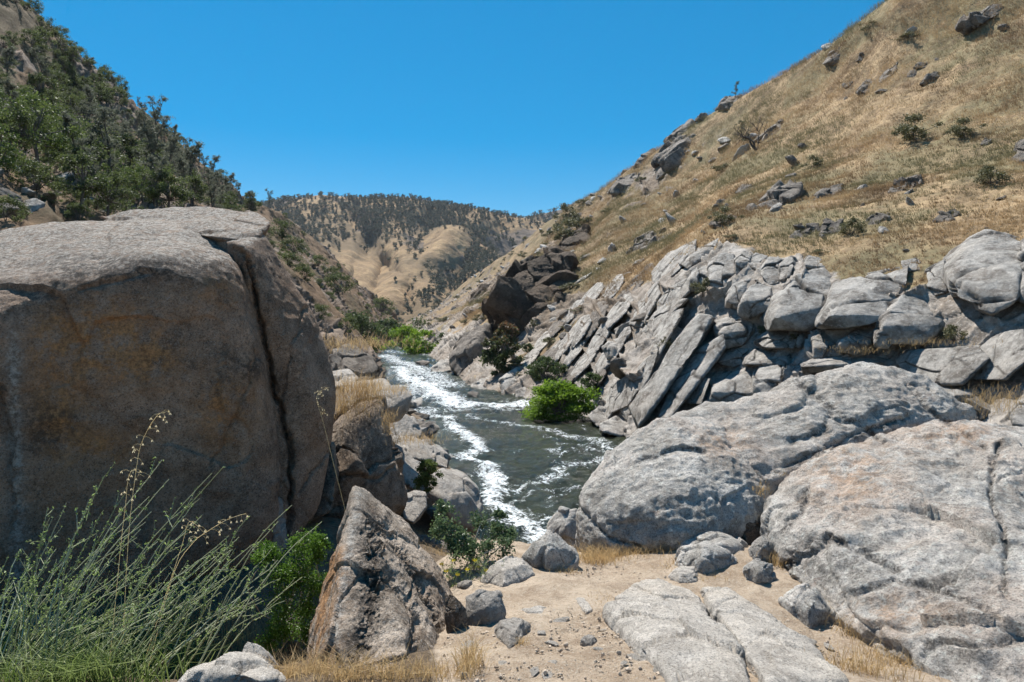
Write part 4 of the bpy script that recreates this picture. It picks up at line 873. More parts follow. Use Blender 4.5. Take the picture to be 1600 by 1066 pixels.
rock('grey rock at the right foot of the bright willow', [(918, 650, 0), (936, 634, 2), (956, 640, 2), (958, 660, 0), (934, 668, -1)], 48, 4, G_WALL, 5, 15)
rock('low flat waterline rock below the tilted slabs', [(936, 662, 0), (960, 650, 2), (990, 662, 2), (1000, 680, 0), (966, 682, -1), (938, 674, -.5)], 44, 4, G_WALL, 5, 17)
rock('low stone in the far water left of the flat pale rock', [(648, 566, 0), (660, 562, 2), (672, 566, 1), (662, 572, 0)], 112, 3, G_OUT, 5, 14)
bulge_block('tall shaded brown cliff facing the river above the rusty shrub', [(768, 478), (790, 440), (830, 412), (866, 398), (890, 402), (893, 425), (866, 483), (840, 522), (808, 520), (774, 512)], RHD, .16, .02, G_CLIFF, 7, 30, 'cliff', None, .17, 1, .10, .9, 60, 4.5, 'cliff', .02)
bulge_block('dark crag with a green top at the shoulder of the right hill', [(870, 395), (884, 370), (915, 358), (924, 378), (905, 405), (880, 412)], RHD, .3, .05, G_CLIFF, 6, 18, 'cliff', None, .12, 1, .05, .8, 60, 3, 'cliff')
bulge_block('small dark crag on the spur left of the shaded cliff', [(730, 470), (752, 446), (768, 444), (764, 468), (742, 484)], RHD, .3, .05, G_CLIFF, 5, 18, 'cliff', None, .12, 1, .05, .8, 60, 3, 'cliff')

# --- outcrops in the grass of the right hillside
OUT = [
 ('sharp dark slab outcrop at the top right of the grass slope', [(1503, 46), (1520, 24), (1545, 16), (1568, 8), (1556, 26), (1530, 40), (1510, 50)]),
 ('long dark outcrop in the middle of the grass slope', [(1167, 342), (1180, 322), (1215, 300), (1252, 284), (1250, 300), (1220, 322), (1195, 338)]),
 ('pale split rock below the long dark outcrop', [(1235, 370), (1250, 356), (1278, 350), (1282, 364), (1262, 378), (1240, 378)]),
 ('pale leaning rock right of the split rock', [(1280, 372), (1290, 345), (1318, 348), (1320, 362), (1296, 372)]),
 ('grey rock wedge above the leaning pale rock', [(1272, 316), (1284, 296), (1314, 290), (1312, 304), (1290, 316)]),
 ('broad grey rock in the grass right of the rock wedge', [(1388, 302), (1402, 284), (1438, 274), (1440, 288), (1420, 300)]),
 ('low dark rock above the long ledge grass', [(1354, 354), (1362, 336), (1388, 334), (1392, 342), (1374, 354)]),
 ('grey twin rock on the upper slope', [(1338, 146), (1350, 130), (1370, 122), (1372, 136), (1356, 146)]),
 ('dark thin rock right of the grey twin rock', [(1372, 132), (1384, 112), (1402, 98), (1400, 112), (1384, 128)]),
 ('small pale rock on the upper slope', [(1440, 132), (1450, 116), (1470, 113), (1464, 126)]),
 ('dark crag cluster on the skyline shoulder', [(1286, 100), (1298, 82), (1322, 76), (1324, 88), (1302, 102)]),
 ('grey spike beside the skyline crag cluster', [(1338, 96), (1342, 84), (1352, 84), (1350, 96)]),
 ('jagged dark crag below the skyline', [(1022, 256), (1036, 236), (1062, 218), (1096, 218), (1100, 236), (1068, 256), (1040, 264)]),
 ('second jagged crag lower on the skyline slope', [(954, 300), (966, 282), (994, 270), (1010, 284), (990, 302), (966, 306)]),
 ('rough crag beside the bare tree', [(1190, 222), (1202, 204), (1220, 192), (1222, 202), (1206, 222)]),
 ('rock tip on the skyline under the lone bush', [(1120, 172), (1134, 152), (1160, 148), (1164, 156), (1140, 172)]),
 ('small skyline rock left of the lone bush', [(1086, 190), (1094, 178), (1104, 178), (1102, 190)]),
 ('dark skyline ledge rock above the jagged crag', [(1040, 222), (1056, 204), (1080, 190), (1084, 200), (1062, 220)]),
 ('pale rock poking out at the right frame edge', [(1586, 250), (1590, 226), (1606, 214), (1616, 262), (1596, 274)]),
 ('small white rock under the right frame edge rock', [(1522, 282), (1536, 270), (1556, 266), (1548, 278)]),
 ('pale rock chip near the right frame shrub', [(1532, 226), (1540, 216), (1550, 220), (1542, 228)]),
 ('grey rock pair left of the huge square block', [(1458, 345), (1472, 334), (1498, 332), (1494, 344), (1470, 350)]),
 ('small rock under the bare tree', [(1150, 302), (1160, 290), (1186, 286), (1180, 298), (1162, 304)]),
 ('dark rock left of the long dark outcrop', [(1116, 326), (1124, 314), (1136, 312), (1132, 324)]),
 ('low grey rock on the upper right slope', [(1426, 108), (1436, 98), (1452, 96), (1446, 106)]),
 ('slanting rock above the grey twin rock', [(1318, 132), (1330, 126), (1332, 134), (1320, 140)]),
 ('dark rib of rock on the left slope near the skyline', [(992, 262), (1004, 244), (1022, 236), (1020, 250), (1004, 264)]),
 ('blocky rib of rock above the left ledge', [(980, 400), (996, 376), (1020, 362), (1026, 376), (1004, 400)]),
 ('broken rib of rock left of the top left slab', [(1000, 392), (1024, 372), (1050, 362), (1048, 376), (1020, 396)]),
 ('dark ledge rock under the brown grass brow', [(1110, 352), (1122, 340), (1150, 338), (1146, 352), (1124, 358)]),
]
for lab, ol in OUT:
    bulge_block(lab, ol, RHD, .30, .12, G_OUT, 6, 30, 'outcrop_rock', None, .16, .8, .04, .78, 45, 3.2)
def scatter(hill, n, wfun, mind, seed, tries=60):
    r = np.random.default_rng(seed); w = wfun(hill.px, hill.py, hill.u, hill.v, hill) * np.clip((hill.v > 0.02) & (hill.v < hill.nrow - 1.02), 0, 1)
    w = w * hill.V[:, 1] ** 0.0; w = w / w.sum(); out = []
    cand = r.choice(len(w), n * tries, p=w)
    for c in cand:
        p = hill.V[c]
        if all((p[0] - q[0]) ** 2 + (p[1] - q[1]) ** 2 + (p[2] - q[2]) ** 2 > mind * mind for q in out): out.append(p)
        if len(out) >= n: break
    return out
# small loose rocks on the right slope, copies of a few shapes
def small_rock_proto(seed, mat):
    r = np.random.default_rng(seed); pts = r.normal(size=(14, 3)); pts /= np.linalg.norm(pts, axis=1, keepdims=True); pts *= [1.3, 0.9, 0.7]
    V, T = hull_shape(pts, 4, 18); V = rough_rock(V, T, seed, .05, .08, .015); return mesh("small_rock", V, None, T, [mat])
SR = [small_rock_proto(s, G_OUT if s % 2 else G_WALL) for s in (51, 52, 53, 54, 55, 56)]
SRP = [small_rock_proto(s, G_SLAB) for s in (57, 58, 59)]
for k, p in enumerate(scatter(RH, 200, lambda px, py, u, v, h: ((px < 1650) & (py > -10) & (v > 2.0)) * (0.2 + sstep(-.05, .25, fbm(h.V * 0.06, 3, 777))) * (1 + 1.5 * (px < 1150)), 3.0, 5)):
    o = add("small_rock", SR[k % 6], None, p); s = RNG.uniform(.3, 1.0) * np.clip(p[1] / 80, .5, 1.6)
    o.scale = (s * RNG.uniform(.8, 1.6), s, s * RNG.uniform(.7, 1)); o.rotation_euler = (RNG.uniform(-.3, .3), RNG.uniform(-.9, -.3), RNG.uniform(0, 6))
    tag(o, 'small grey rock scattered in the dry grass of the right slope', 'rock', 'small rocks scattered on the right slope')
for k, p in enumerate(scatter(RH, 34, lambda px, py, u, v, h: ((px > 690) & (px < 1010) & (v < 1.9) & (v > .1)) * 1.0, 1.2, 6)):
    o = add("small_rock", SR[k % 6], None, p); s = RNG.uniform(.4, 1.3)
    o.scale = (s * RNG.uniform(.8, 1.6), s, s * RNG.uniform(.7, 1)); o.rotation_euler = (RNG.uniform(-.3, .3), RNG.uniform(-.9, -.3), RNG.uniform(0, 6))
    tag(o, 'loose grey rock on the broken bank between cliff and tilted slabs', 'rock', 'loose rocks on the broken far bank')

for k, p in enumerate(BANK_SPOTS):
    o = add("small_rock", SR[k % 6], None, np.array(p) - [0, 0, .05]); s = RNG.uniform(.18, .6) * (1 + p[1] * .02); o.scale = (s * RNG.uniform(1, 1.6), s, s * .8); o.rotation_euler = (RNG.uniform(-.3, .3), RNG.uniform(-.4, .4), RNG.uniform(0, 6))
    tag(o, 'loose rock on the tan earth of the near bank between the boulders and the river', 'rock', 'loose rocks on the near bank')
# ------------------------------------------------------------------ plants
def unit(a): return a / (np.linalg.norm(a, axis=-1, keepdims=True) + 1e-9)
def quads_at(C, A, B):
    """leaf quads (diamonds) with half axes A and B"""
    n = len(C); V = np.stack([C - A, C - B * 0.9 + A * 0.1, C + A, C + B * 0.9 + A * 0.1], 1).reshape(-1, 3)
    return V, np.arange(4 * n).reshape(-1, 4)
def leaves(C, size, r, aspect=0.5, up=0.3, jitter=0.4):
    n = len(C); D = unit(r.normal(size=(n, 3)) + [0, 0, up]); E = unit(np.cross(D, r.normal(size=(n, 3))))
    s = size * (1 + jitter * r.uniform(-1, 1, n))[:, None]
    return quads_at(C, D * s * 0.5, E * s * 0.5 * aspect)
def tube(path, rad, sides=6):
    path = np.asarray(path, float); rad = np.broadcast_to(np.asarray(rad, float), (len(path),)); n = len(path)
    t = unit(np.gradient(path, axis=0)); ref = np.array([0.31, 0.77, 0.2]); a = unit(np.cross(t, ref)); b = np.cross(t, a)
    an = np.linspace(0, 2 * math.pi, sides, endpoint=False)
    V = path[:, None] + rad[:, None, None] * (a[:, None] * np.cos(an)[None, :, None] + b[:, None] * np.sin(an)[None, :, None])
    i = np.arange(n * sides).reshape(n, sides); j = np.roll(i, -1, 1)
    return V.reshape(-1, 3), np.stack([i[:-1], j[:-1], j[1:], i[1:]], -1).reshape(-1, 4)
class MB:
    def __init__(s): s.V, s.Q, s.a, s.b, s.n = [], [], [], [], 0
    def add(s, VQ, a=None, b=None):
        V, Q = VQ; s.V.append(V); s.Q.append(Q + s.n); s.n += len(V)
        s.a.append(np.full(len(V), 0.5) if a is None else np.asarray(a)); s.b.append(np.zeros(len(V)) if b is None else np.asarray(b))
    def mesh(s, name, mat, smooth=True):
        return mesh(name, np.concatenate(s.V), np.concatenate(s.Q), None, [mat], smooth=smooth, attrs={'var': np.concatenate(s.a), 'var2': np.concatenate(s.b)})
def limb(r, a, b, r0, r1, wob=0.08, n=7):
    t = np.linspace(0, 1, n)[:, None]; L = np.linalg.norm(b - a); w = np.cumsum(r.normal(size=(n, 3)) * wob * L / n, 0) * np.sin(t * math.pi)
    return a + (b - a) * t + w + np.array([0, 0, 0.06 * L]) * np.sin(t * math.pi), np.linspace(r0, r1, n)
def cloud(r, c, rad, n, shell=0.55):
    d = unit(r.normal(size=(n, 3))); q = (shell + (1 - shell) * r.random(n)) ** 1.0
    return c + d * (q * (0.6 + 0.5 * r.random(n)))[:, None] * rad
def tree_broad(seed, leafm, bark, nl=2600, wide=0.55, leaf=0.035, clumps=22, low=0.25, name='oak_tree', label='', cat='tree', group=None, loc=(0, 0, 0), stems=1):
    """height 1: forked trunk, uneven clumped crown with gaps"""
    r = np.random.default_rng(seed); tr = MB(); cr = MB()
    cl = []
    for k in range(clumps):
        th = r.uniform(0, 2 * math.pi); z = low + (0.92 - low) * r.random() ** 0.8; R = wide * math.sin(math.pi * min(1, max(0.12, (z - low + 0.12) / (1.08 - low)))) ** 0.7 * r.uniform(0.35, 0.95)
        cl.append(np.array([R * math.cos(th), R * math.sin(th), z]))
    for st in range(stems):
        b0 = np.array([r.uniform(-.08, .08) * (stems > 1), r.uniform(-.08, .08) * (stems > 1), -0.04]); fork = np.array([r.uniform(-.1, .1), r.uniform(-.1, .1), low + 0.12])
        p, rr = limb(r, b0, fork, 0.030 / math.sqrt(stems), 0.020 / math.sqrt(stems)); tr.add(tube(p, rr, 7))
        for c in cl[st::stems]:
            p, rr = limb(r, fork, c, 0.013, 0.003, 0.25); tr.add(tube(p, rr, 5))
    for c in cl:
        n = int(nl / clumps * r.uniform(0.6, 1.4)); rad = np.array([1, 1, 0.72]) * wide * r.uniform(0.24, 0.46)
        C = cloud(r, c, rad, n, 0.2); C = C[C[:, 2] > 0.02]
        v = np.clip(0.5 * r.random(len(C)) + r.uniform(0, .5), 0, 1); g = leaves(C, leaf, r, 0.6)
        cr.add(g, np.repeat(v, 4), np.repeat(np.clip(r.random(len(C)) * .5 + (C[:, 2] - 0.45), 0, 1), 4))
    root = empty(name, loc); tag(root, label, cat, group)
    add('trunk', tr.mesh('trunk', bark), root); add('crown', cr.mesh('crown', leafm, False), root)
    return root
def tree_pine(seed, label='', group=None, loc=(0, 0, 0), nl=2600, forked=True):
    """grey pine: leaning, forked trunk, open crown of tufted limbs"""
    r = np.random.default_rng(seed); tr = MB(); cr = MB(); tops = []
    fork = np.array([r.uniform(-.05, .05), r.uniform(-.05, .05), r.uniform(.35, .5)])
    p, rr = limb(r, np.array([0, 0, -.04]), fork, .022, .015, .05); tr.add(tube(p, rr, 7))
    for k in range(2 if forked else 1):
        tp = fork + np.array([r.uniform(-.16, .16), r.uniform(-.16, .16), (1 - fork[2]) * r.uniform(.85, 1)]); p, rr = limb(r, fork, tp, .013, .003, .1, 9); tr.add(tube(p, rr, 6)); tops.append(p)
    tips = []
    for k in range(30):
        pth = tops[k % len(tops)]; a = pth[r.integers(1, len(pth))]
        if k < 6: a = np.array([0, 0, 0]) + fork * r.uniform(.55, 1)
        th = r.uniform(0, 2 * math.pi); L = r.uniform(.10, .26) * (1.25 - a[2]); b = a + np.array([math.cos(th) * L, math.sin(th) * L, r.uniform(.0, .12)])
        p, rr = limb(r, a, b, .006, .002, .2, 5); tr.add(tube(p, rr, 4)); tips += [b, (a + b) * .5 + r.normal(size=3) * .02]
    for c in tips + [t[-1] for t in tops]:
        n = int(nl / 62 * r.uniform(.5, 1.5)); C = cloud(r, c, np.array([.075, .075, .05]) * r.uniform(.7, 1.3), n, 0.1)
        g = leaves(C, .042, r, .22, .5); cr.add(g, np.repeat(np.clip(.6 * r.random(n) + r.uniform(0, .4), 0, 1), 4))
    root = empty('pine_tree', loc); tag(root, label, 'tree', group)
    add('trunk', tr.mesh('trunk', B_BARK), root); add('crown', cr.mesh('crown', L_PINE, False), root)
    return root
def shrub_at(loc, h, seed, leafm, label, name='shrub', wide=0.6, nl=3000, leaf=0.05, clumps=20, group=None, low=0.05, cat='shrub', rz=0, stems=3):
    o = tree_broad(seed, leafm, B_BARK, nl, wide, leaf, clumps, low, name, label, cat, group, loc, stems); o.scale = (h, h, h); o.rotation_euler = (0, 0, rz); return o

for k, p in enumerate(scatter(LH, 55, lambda px, py, u, v, h: ((px > -60) & (px < 190) & (py > 255) & (py < 352)) * 1.0, 1.0, 16)):
    o = add("small_rock", SR[k % 6], None, p); s = RNG.uniform(.25, .9); o.scale = (s * 1.5, s, s * .8); o.rotation_euler = (RNG.uniform(-.3, .3), RNG.uniform(.2, .8), RNG.uniform(0, 6))
    tag(o, 'small rock on the brown earth slope above the split boulder', 'rock', 'rocks on the brown slope above the split boulder')
# --- the left hillside's trees
LG = 'trees crowding the left hillside'
PINES = [tree_pine(s, 'grey-green pine among the trees crowding the left hillside', LG, LH.pt(*q), forked=f) for s, q, f in ((101, (235, 300), True), (102, (300, 320), True), (103, (330, 300), False), (104, (180, 300), True))]
OAKS = [tree_broad(s, m, B_BARK, 2800, w, .042, 22, .22, 'oak_tree', lb, 'tree', LG, LH.pt(*q)) for s, m, w, q, lb in (
    (111, L_OAK, .50, (130, 300), 'dark green oak among the trees crowding the left hillside'), (112, L_OAK, .58, (150, 280), 'dark green oak among the trees crowding the left hillside'),
    (113, L_OAK2, .55, (60, 260), 'mid green bushy tree among the darker trees of the left hillside'), (114, L_OAK2, .62, (90, 250), 'mid green bushy tree among the darker trees of the left hillside'))]
HT = {}
for i, o in enumerate(PINES + OAKS): o.scale = (7, 7, 7) if i < 4 else (5, 5, 5); o.rotation_euler = (0, 0, i)
def wood(px, py, u, v, h):
    # the dense belt, thinning to bare brown ground at the lower left corner and along the spur
    w = np.exp(-((px - 180) / 150) ** 2 - ((py - (240 + 0.15 * (px - 180))) / 85) ** 2) * 1.4 + 0.35 * np.exp(-((px - 60) / 90) ** 2 - ((py - 130) / 90) ** 2) + 0.25 * ((px > 330) & (px < 420))
    w = w * ((px > -60) & (px < 430) & (py < 345) & (py > -20)) * (1 - 0.80 * ((px < 110) & (py > 285)))
    return w * (0.25 + sstep(-.2, .2, fbm(h.V * 0.05, 3, 888)))
for k, p in enumerate(scatter(LH, 150, wood, 2.1, 8)):
    near = p[1] < 75; q = random.random()
    if p[2] > 42 and random.random() < .75: q = .99; near = False
    src = random.choice(OAKS[2:]) if (q < .50 and near) else (random.choice(PINES) if q < .62 else random.choice(OAKS[:2]))
    hgt = (random.uniform(3.4, 6.2) if src in PINES else random.uniform(2.4, 5.2)) * (0.8 if near else 1.0) * (0.55 if p[2] > 38 else 1)
    dup(src, p - [0, 0, .2], random.uniform(0, 6.28), hgt, None, LG)
for lab, px, py, hpx, src in [
    ('tiny lone pine on the left skyline just below the top corner rocks', 140, 122, 32, PINES[2]), ('lone crooked pine standing on the left skyline above the wood', 178, 152, 34, PINES[1]),
    ('broad pine on the left skyline, tallest of the close skyline group', 248, 222, 66, PINES[0]), ('slim pine left of the tallest skyline pine', 226, 205, 48, PINES[3]), ('bushy pine on the left skyline below the tallest group', 274, 232, 36, PINES[2]),
    ('pine on the brown spur above the split boulder', 358, 318, 46, PINES[1]), ('last leaning pine on the spur where the left skyline ends', 396, 338, 42, PINES[3]), ('rounded bush on the left skyline below the bushy pine', 300, 256, 24, OAKS[0]),
    ('dark round tree on the skyline near the top left corner', 95, 85, 40, OAKS[1]), ('dark bush on the left skyline under the top corner', 112, 100, 30, OAKS[0]), ('flat-topped dark bush on the left skyline above the lone crooked pine', 152, 134, 24, OAKS[1]),
    ('bright green tree cut by the left frame edge', -6, 285, 95, OAKS[2]), ('pale green tree at the left frame edge above the bright one', 8, 205, 75, OAKS[3]), ('large dark oak low in the wood left of the split boulder top', 140, 315, 95, OAKS[0]), ('round green oak directly above the boulder crest', 190, 322, 70, OAKS[3]),
    ('bare-limbed tall pine in the middle of the left wood', 205, 272, 75, PINES[0]), ('tall grey pine behind the top of the boulder', 240, 325, 90, PINES[3]), ('grey pine right of the tall grey pine behind the boulder', 285, 325, 75, PINES[1]), ('green bush peeping over the boulder crest', 338, 332, 30, OAKS[3])]:
    p = LH.pt(px, py); dup(src, p - [0, 0, .2], px * .37, hpx * p[1] / F, lab, 'named trees of the left hillside')
LB = [shrub_at(LH.pt(460, 400), 4.0, 121, L_OAK, 'dark green bush high on the left slope behind the boulder edge', 'bush', .75, 2400, .06),
      shrub_at(LH.pt(440, 375), 4.5, 122, L_OAK, 'dark green bush at the boulder edge below the skyline end', 'bush', .7, 2400, .06)]
for lab, px, py, hm in [('round green bush halfway down the left slope', 452, 425, 3.2), ('pair bush lower on the left slope, upper one', 520, 438, 4.2), ('pair bush lower on the left slope, lower one', 530, 460, 4.8), ('small bush beside the boulder edge on the left slope', 478, 440, 2.8), ('dark bush above the pair of bushes on the left slope', 497, 418, 3.2), ('dark tree on the left spur end above the river trees', 596, 492, 8.5), ('low green bush near the foot of the left slope', 500, 500, 2.4), ('small bush at the left slope foot above the tan mound', 545, 520, 2.6)]:
    p = LH.pt(px, py); dup(LB[len(lab) % 2], p - [0, 0, .2], px * .7, hm, lab, 'bushes dotted on the left slope')
for k, p in enumerate(scatter(LH, 60, lambda px, py, u, v, h: ((px > 400) & (px < 600) & (py > 340) & (py < 520)) * 1.0 + ((px < 140) & (py > 270) & (py < 345)) * .3, 3.0, 18)):
    dup(LB[k % 2], p - [0, 0, .15], k * 1.7, random.uniform(.8, 2.0), 'small dark scrub bush among the rocks of the left slope', 'scrub bushes among the left slope rocks')

for k, p in enumerate(scatter(LH, 70, lambda px, py, u, v, h: ((px > -20) & (px < 200) & (py > -10) & (py < 190)) * (.2 + sstep(-.2, .3, fbm(h.V * .06, 3, 444))), 2.0, 19)):
    dup(LB[k % 2], p - [0, 0, .15], k * 1.3, random.uniform(1.3, 3.2), 'dark scrub bush on the upper left hillside below the corner skyline', 'scrub bushes on the upper left hillside')
for k, p in enumerate(scatter(LH, 40, lambda px, py, u, v, h: ((px > -40) & (px < 190) & (py > 255) & (py < 350)) * 1.0, 1.3, 20)):
    dup(LB[k % 2], p - [0, 0, .1], k * 1.3, random.uniform(.5, 1.3), 'low scrub on the brown earth slope above the split boulder', 'scrub on the brown slope above the split boulder')
# --- the far mountain's trees: dots at this distance, one mesh each
def far_tree_mesh(seed, tall):
    r = np.random.default_rng(seed); mb = MB()
    mb.add(tube([(0, 0, -.1), (0, 0, .45)], [.04, .03], 5), np.zeros(10))
    for k in range(9):
        c = np.array([r.normal() * .16 / tall, r.normal() * .16 / tall, r.uniform(.14, .80)]); C = cloud(r, c, np.array([.34 / tall, .34 / tall, .20]), 26, .3)
        mb.add(leaves(C, .13, r, .8), np.repeat(np.clip(r.random(26) * .6 + r.uniform(0, .4), 0, 1), 4))
    return mb.mesh("far_tree", L_FAR, False)
FT = [far_tree_mesh(130 + k, (0.8, 1.0, 1.6)[k % 3]) for k in range(6)]
def far_w(px, py, u, v, h):
    d = 0.06 + 1.6 * np.exp(-((py - 325) / 22) ** 2) * (px > 400) + 1.5 * np.exp(-((px - 735) / 60) ** 2 - ((py - 385) / 55) ** 2) + 1.2 * np.exp(-((px - 640) / 60) ** 2 - ((py - 345) / 32) ** 2) + 1.2 * np.exp(-((px - 500) / 60) ** 2 - ((py - 365) / 28) ** 2) + 1.2 * np.exp(-((px - 690) / 25) ** 2 - ((py - 450) / 40) ** 2)
    bare = np.exp(-((px - 620) / 55) ** 2 - ((py - 440) / 42) ** 2) + np.exp(-((px - 540) / 45) ** 2 - ((py - 420) / 30) ** 2)
    g = sstep(-.1, .2, -(h.N[:, 0] * 0.4) + fbm(h.V * 0.012, 3, 999))
    return d * (1 - .95 * np.clip(bare, 0, 1)) * ((px > 395) & (px < 860) & (py < 505)) * (.25 + g) / np.maximum(1, 1)
pts = scatter(FAR, 2300, far_w, 3.6, 28, 6)
order = sorted(range(len(pts)), key=lambda i: pts[i][1])
for i in order[:290]:
    o = add('far_tree', FT[i % 6], None, pts[i]); s = random.uniform(4.5, 9.0); o.scale = (s, s, s * random.uniform(.9, 1.2)); o.rotation_euler = (0, 0, i)
    tag(o, 'tiny dark tree dotted on the far golden mountain', 'tree', 'tiny trees dotted on the far mountain')
def merge_stuff(name, label, cat, pp, meshes, mat, smin, smax):
    Vs, Qs, A, n = [], [], [], 0
    for i, p in enumerate(pp):
        me = meshes[i % len(meshes)]; k = len(me.vertices); co = np.empty(k * 3); me.vertices.foreach_get("co", co); co = co.reshape(-1, 3) * random.uniform(smin, smax)
        q = np.empty(len(me.loops), np.int32); me.loops.foreach_get("vertex_index", q); a = np.empty(k); me.attributes['var'].data.foreach_get("value", a)
        Vs.append(co + p); Qs.append(q.reshape(-1, 4) + n); A.append(a); n += k
    o = add(name, mesh(name, np.concatenate(Vs), np.concatenate(Qs), None, [mat], smooth=False, attrs={'var': np.concatenate(A)})); tag(o, label, cat, None, 'stuff')
merge_stuff('far_woodland', 'dark woodland covering the upper far mountain', 'woodland', [pts[i] for i in order[290:]], FT, L_FAR, 4.5, 9)
merge_stuff('spur_woodland', 'dark scrub trees down the shaded side of the golden spur', 'woodland', scatter(SPUR1, 190, lambda px, py, u, v, h: (0.05 + 1.4 * sstep(2.3, 3.2, v) + 1.2 * (1 - sstep(.1, .9, u))) * (.1 + sstep(-.1, .25, fbm(h.V * .02, 3, 321))), 3.5, 31, 20), FT, L_FAR, 4, 8)
merge_stuff('ridge_woodland', 'dark trees lining the farthest ridge right of the mountain', 'woodland', scatter(FAR2, 260, lambda px, py, u, v, h: (v > 0.8) * (px < 960) * 1.0, 6, 29, 20), FT, L_FAR, 8, 13)

# --- river bank trees and shrubs
for args in [
 ((817 + 55, 648, 51.5), 5.2, 141, L_WILLOW, 'bright lime-green willow bush standing at the water edge', 'willow_bush', .56, 16000, .045, 46),
]:
    (px, py, d), h, sd_, m, lab, nm, w, nl, lf, cl = args
    p = P(px, py, d); p[2] = 0.0
    o = shrub_at(p, 3.5, sd_, m, lab, nm, .78, nl, .06, cl, low=.02, stems=5); o.scale = (3.9, 3.2, 2.75)
def bank(lab, px, py, d, hpx, seed, m, wide=.55, nl=3000, leaf=.06, cl=24, name='shrub', cat='shrub'):
    p = P(px, py, d); h = hpx * d / F
    return shrub_at(p, h, seed, m, lab, name, wide, nl, leaf, cl, low=.03, cat=cat)
bank('tall rusty-topped shrub at the foot of the shaded cliff', 786, 588, 76, 92, 142, L_RUST, .34, 6000, .05, 40)
bank('grey-green shrub on the bank behind the bright willow', 853, 600, 62, 44, 143, L_BANK, .75, 4000, .08, 26)
bank('grey-green shrub right of the bright willow', 925, 616, 54, 36, 144, L_BANK, .6, 3000, .09, 20)
bank('dark green river tree on the left bank where the water bends', 556, 556, 128, 72, 145, L_BANK, .62, 6000, .05, 36, 'river_tree', 'tree')
bank('low green bush at the water under the dark river tree', 582, 557, 132, 28, 146, L_WILLOW, .7, 1500, .1, 14)
bank('bright green round bush at the head of the river', 628, 549, 190, 40, 147, L_WILLOW, .85, 3500, .08, 24, 'willow_bush')
bank('lime-green bush leaning over the far water at the right bank', 662, 560, 150, 44, 148, L_WILLOW, .85, 3500, .08, 24, 'willow_bush')
bank('grey-green thicket right of the lime-green bush', 696, 553, 150, 32, 149, L_BANK, .75, 3000, .09, 22)
bank('dark green tree behind the head of the river', 604, 546, 215, 48, 150, L_BANK, .8, 3000, .08, 22, 'river_tree', 'tree')
bank('olive tree behind the bright green round bush', 655, 542, 230, 42, 151, L_BANK, .9, 3000, .08, 22, 'river_tree', 'tree')
bank('dark tree under the right hill at the head of the river', 690, 532, 235, 28, 152, L_OAK, .8, 2600, .09, 20, 'river_tree', 'tree')
bank('second lime-green bush left of the leaning one', 646, 553, 175, 30, 153, L_WILLOW, .7, 2200, .1, 18, 'willow_bush')
bank('small dark bush clinging below the shaded cliff', 826, 556, 78, 20, 154, L_BANK, .7, 1500, .1, 14)
bank('small round bush growing between the near bank rocks', 667, 770, 14.5, 52, 155, L_OAK2, .42, 7000, .055, 40)
# --- green scrub on the right hillside
SCR_FLAT = 1
SCR = [shrub_at(RH.pt(1548, 290), 1.4, 161, L_SCRUB, 'green round shrub near the right frame edge of the grass slope', 'shrub', .9, 1600, .10, 16), shrub_at(RH.pt(1430, 220), 2.6, 162, L_SCRUB, 'large olive shrub on the upper grass slope', 'shrub', .9, 1800, .09, 18)]
for lab, px, py, hm, src in [('green shrub under the pale leaning rock', 1330, 366, 1.2, 0), ('dark shrub right of the olive shrub', 1508, 212, 1.8, 1), ('small shrub beside the long dark outcrop', 1270, 262, 1.5, 1), ('little green shrub on the alcove ledge', 1312, 510, 1.1, 0), ('yellowish shrub in front of the big rounded block', 1196, 522, .7, 0),
     ('low green shrub on the long level ledge', 1490, 535, .9, 0), ('dark shrub growing on the green topped crag', 890, 380, 5.0, 1), ('green shrub on the shoulder of the right hill', 905, 362, 4.0, 0), ('small shrub on the dry grass shelf', 1098, 462, 1.2, 0), ('green shrub on the skyline of the right hill near the far ridge', 884, 348, 5.0, 1),
     ('low bush hanging in the tilted slabs', 1042, 545, 1.0, 0), ('grey shrub left of the long dark outcrop', 1132, 350, 1.6, 1)]:
    p = RH.pt(px, py); dup(SCR[src], p - [0, 0, .1], px * .7, hm, lab, 'named shrubs of the right hillside')
tr = dup(PINES[2], RH.pt(1148, 153), 1.0, 3.6, 'lone dark bush on the right skyline', None)
for k, p in enumerate(scatter(RH, 75, lambda px, py, u, v, h: ((px < 1640) & (py > 0) & (v > .3)) * (.3 + sstep(0, .3, fbm(h.V * .05, 3, 555))) * (1.0 + 2.5 * (px < 960)), 2.5, 38)):
    dup(SCR[k % 2], p - [0, 0, .15], k * 2.1, (random.uniform(.6, 1.7) * np.clip(p[1] / 70, .6, 2.0),) * 2 + (random.uniform(.4, .9) * np.clip(p[1] / 70, .6, 2.0),), 'low olive scrub in the grass of the right hillside', 'scrub dotted over the right hillside')
# --- the bare dead tree on the right slope
def dead_tree():
    r = np.random.default_rng(171); mb = MB(); p0 = RH.pt(1180, 236); h = 58 * p0[1] / F
    def grow(a, d, L, rad, lev):
        b = a + d * L; p, rr = limb(r, a, b, rad, rad * .55, .35, 6); mb.add(tube(p, rr, 6 if lev < 2 else 4))
        if lev < 4:
            for k in range(3 if lev < 3 else 2):
                nd = unit(d + r.normal(size=3) * .65 + np.array([0, 0, .12])); grow(p[-1 - (k % 2)], nd, L * r.uniform(.55, .8), rad * .55, lev + 1)
    for k in range(3): grow(np.array([0, 0, -.02 * h]), unit(np.array([r.uniform(-.4, .4), r.uniform(-.4, .4), 1])), h * .36, h * .035, 0)
    o = add('dead_tree', mb.mesh('dead_tree', B_DEAD), None, p0); tag(o, 'bare twisted dead tree standing on the right grass slope', 'tree')
dead_tree()

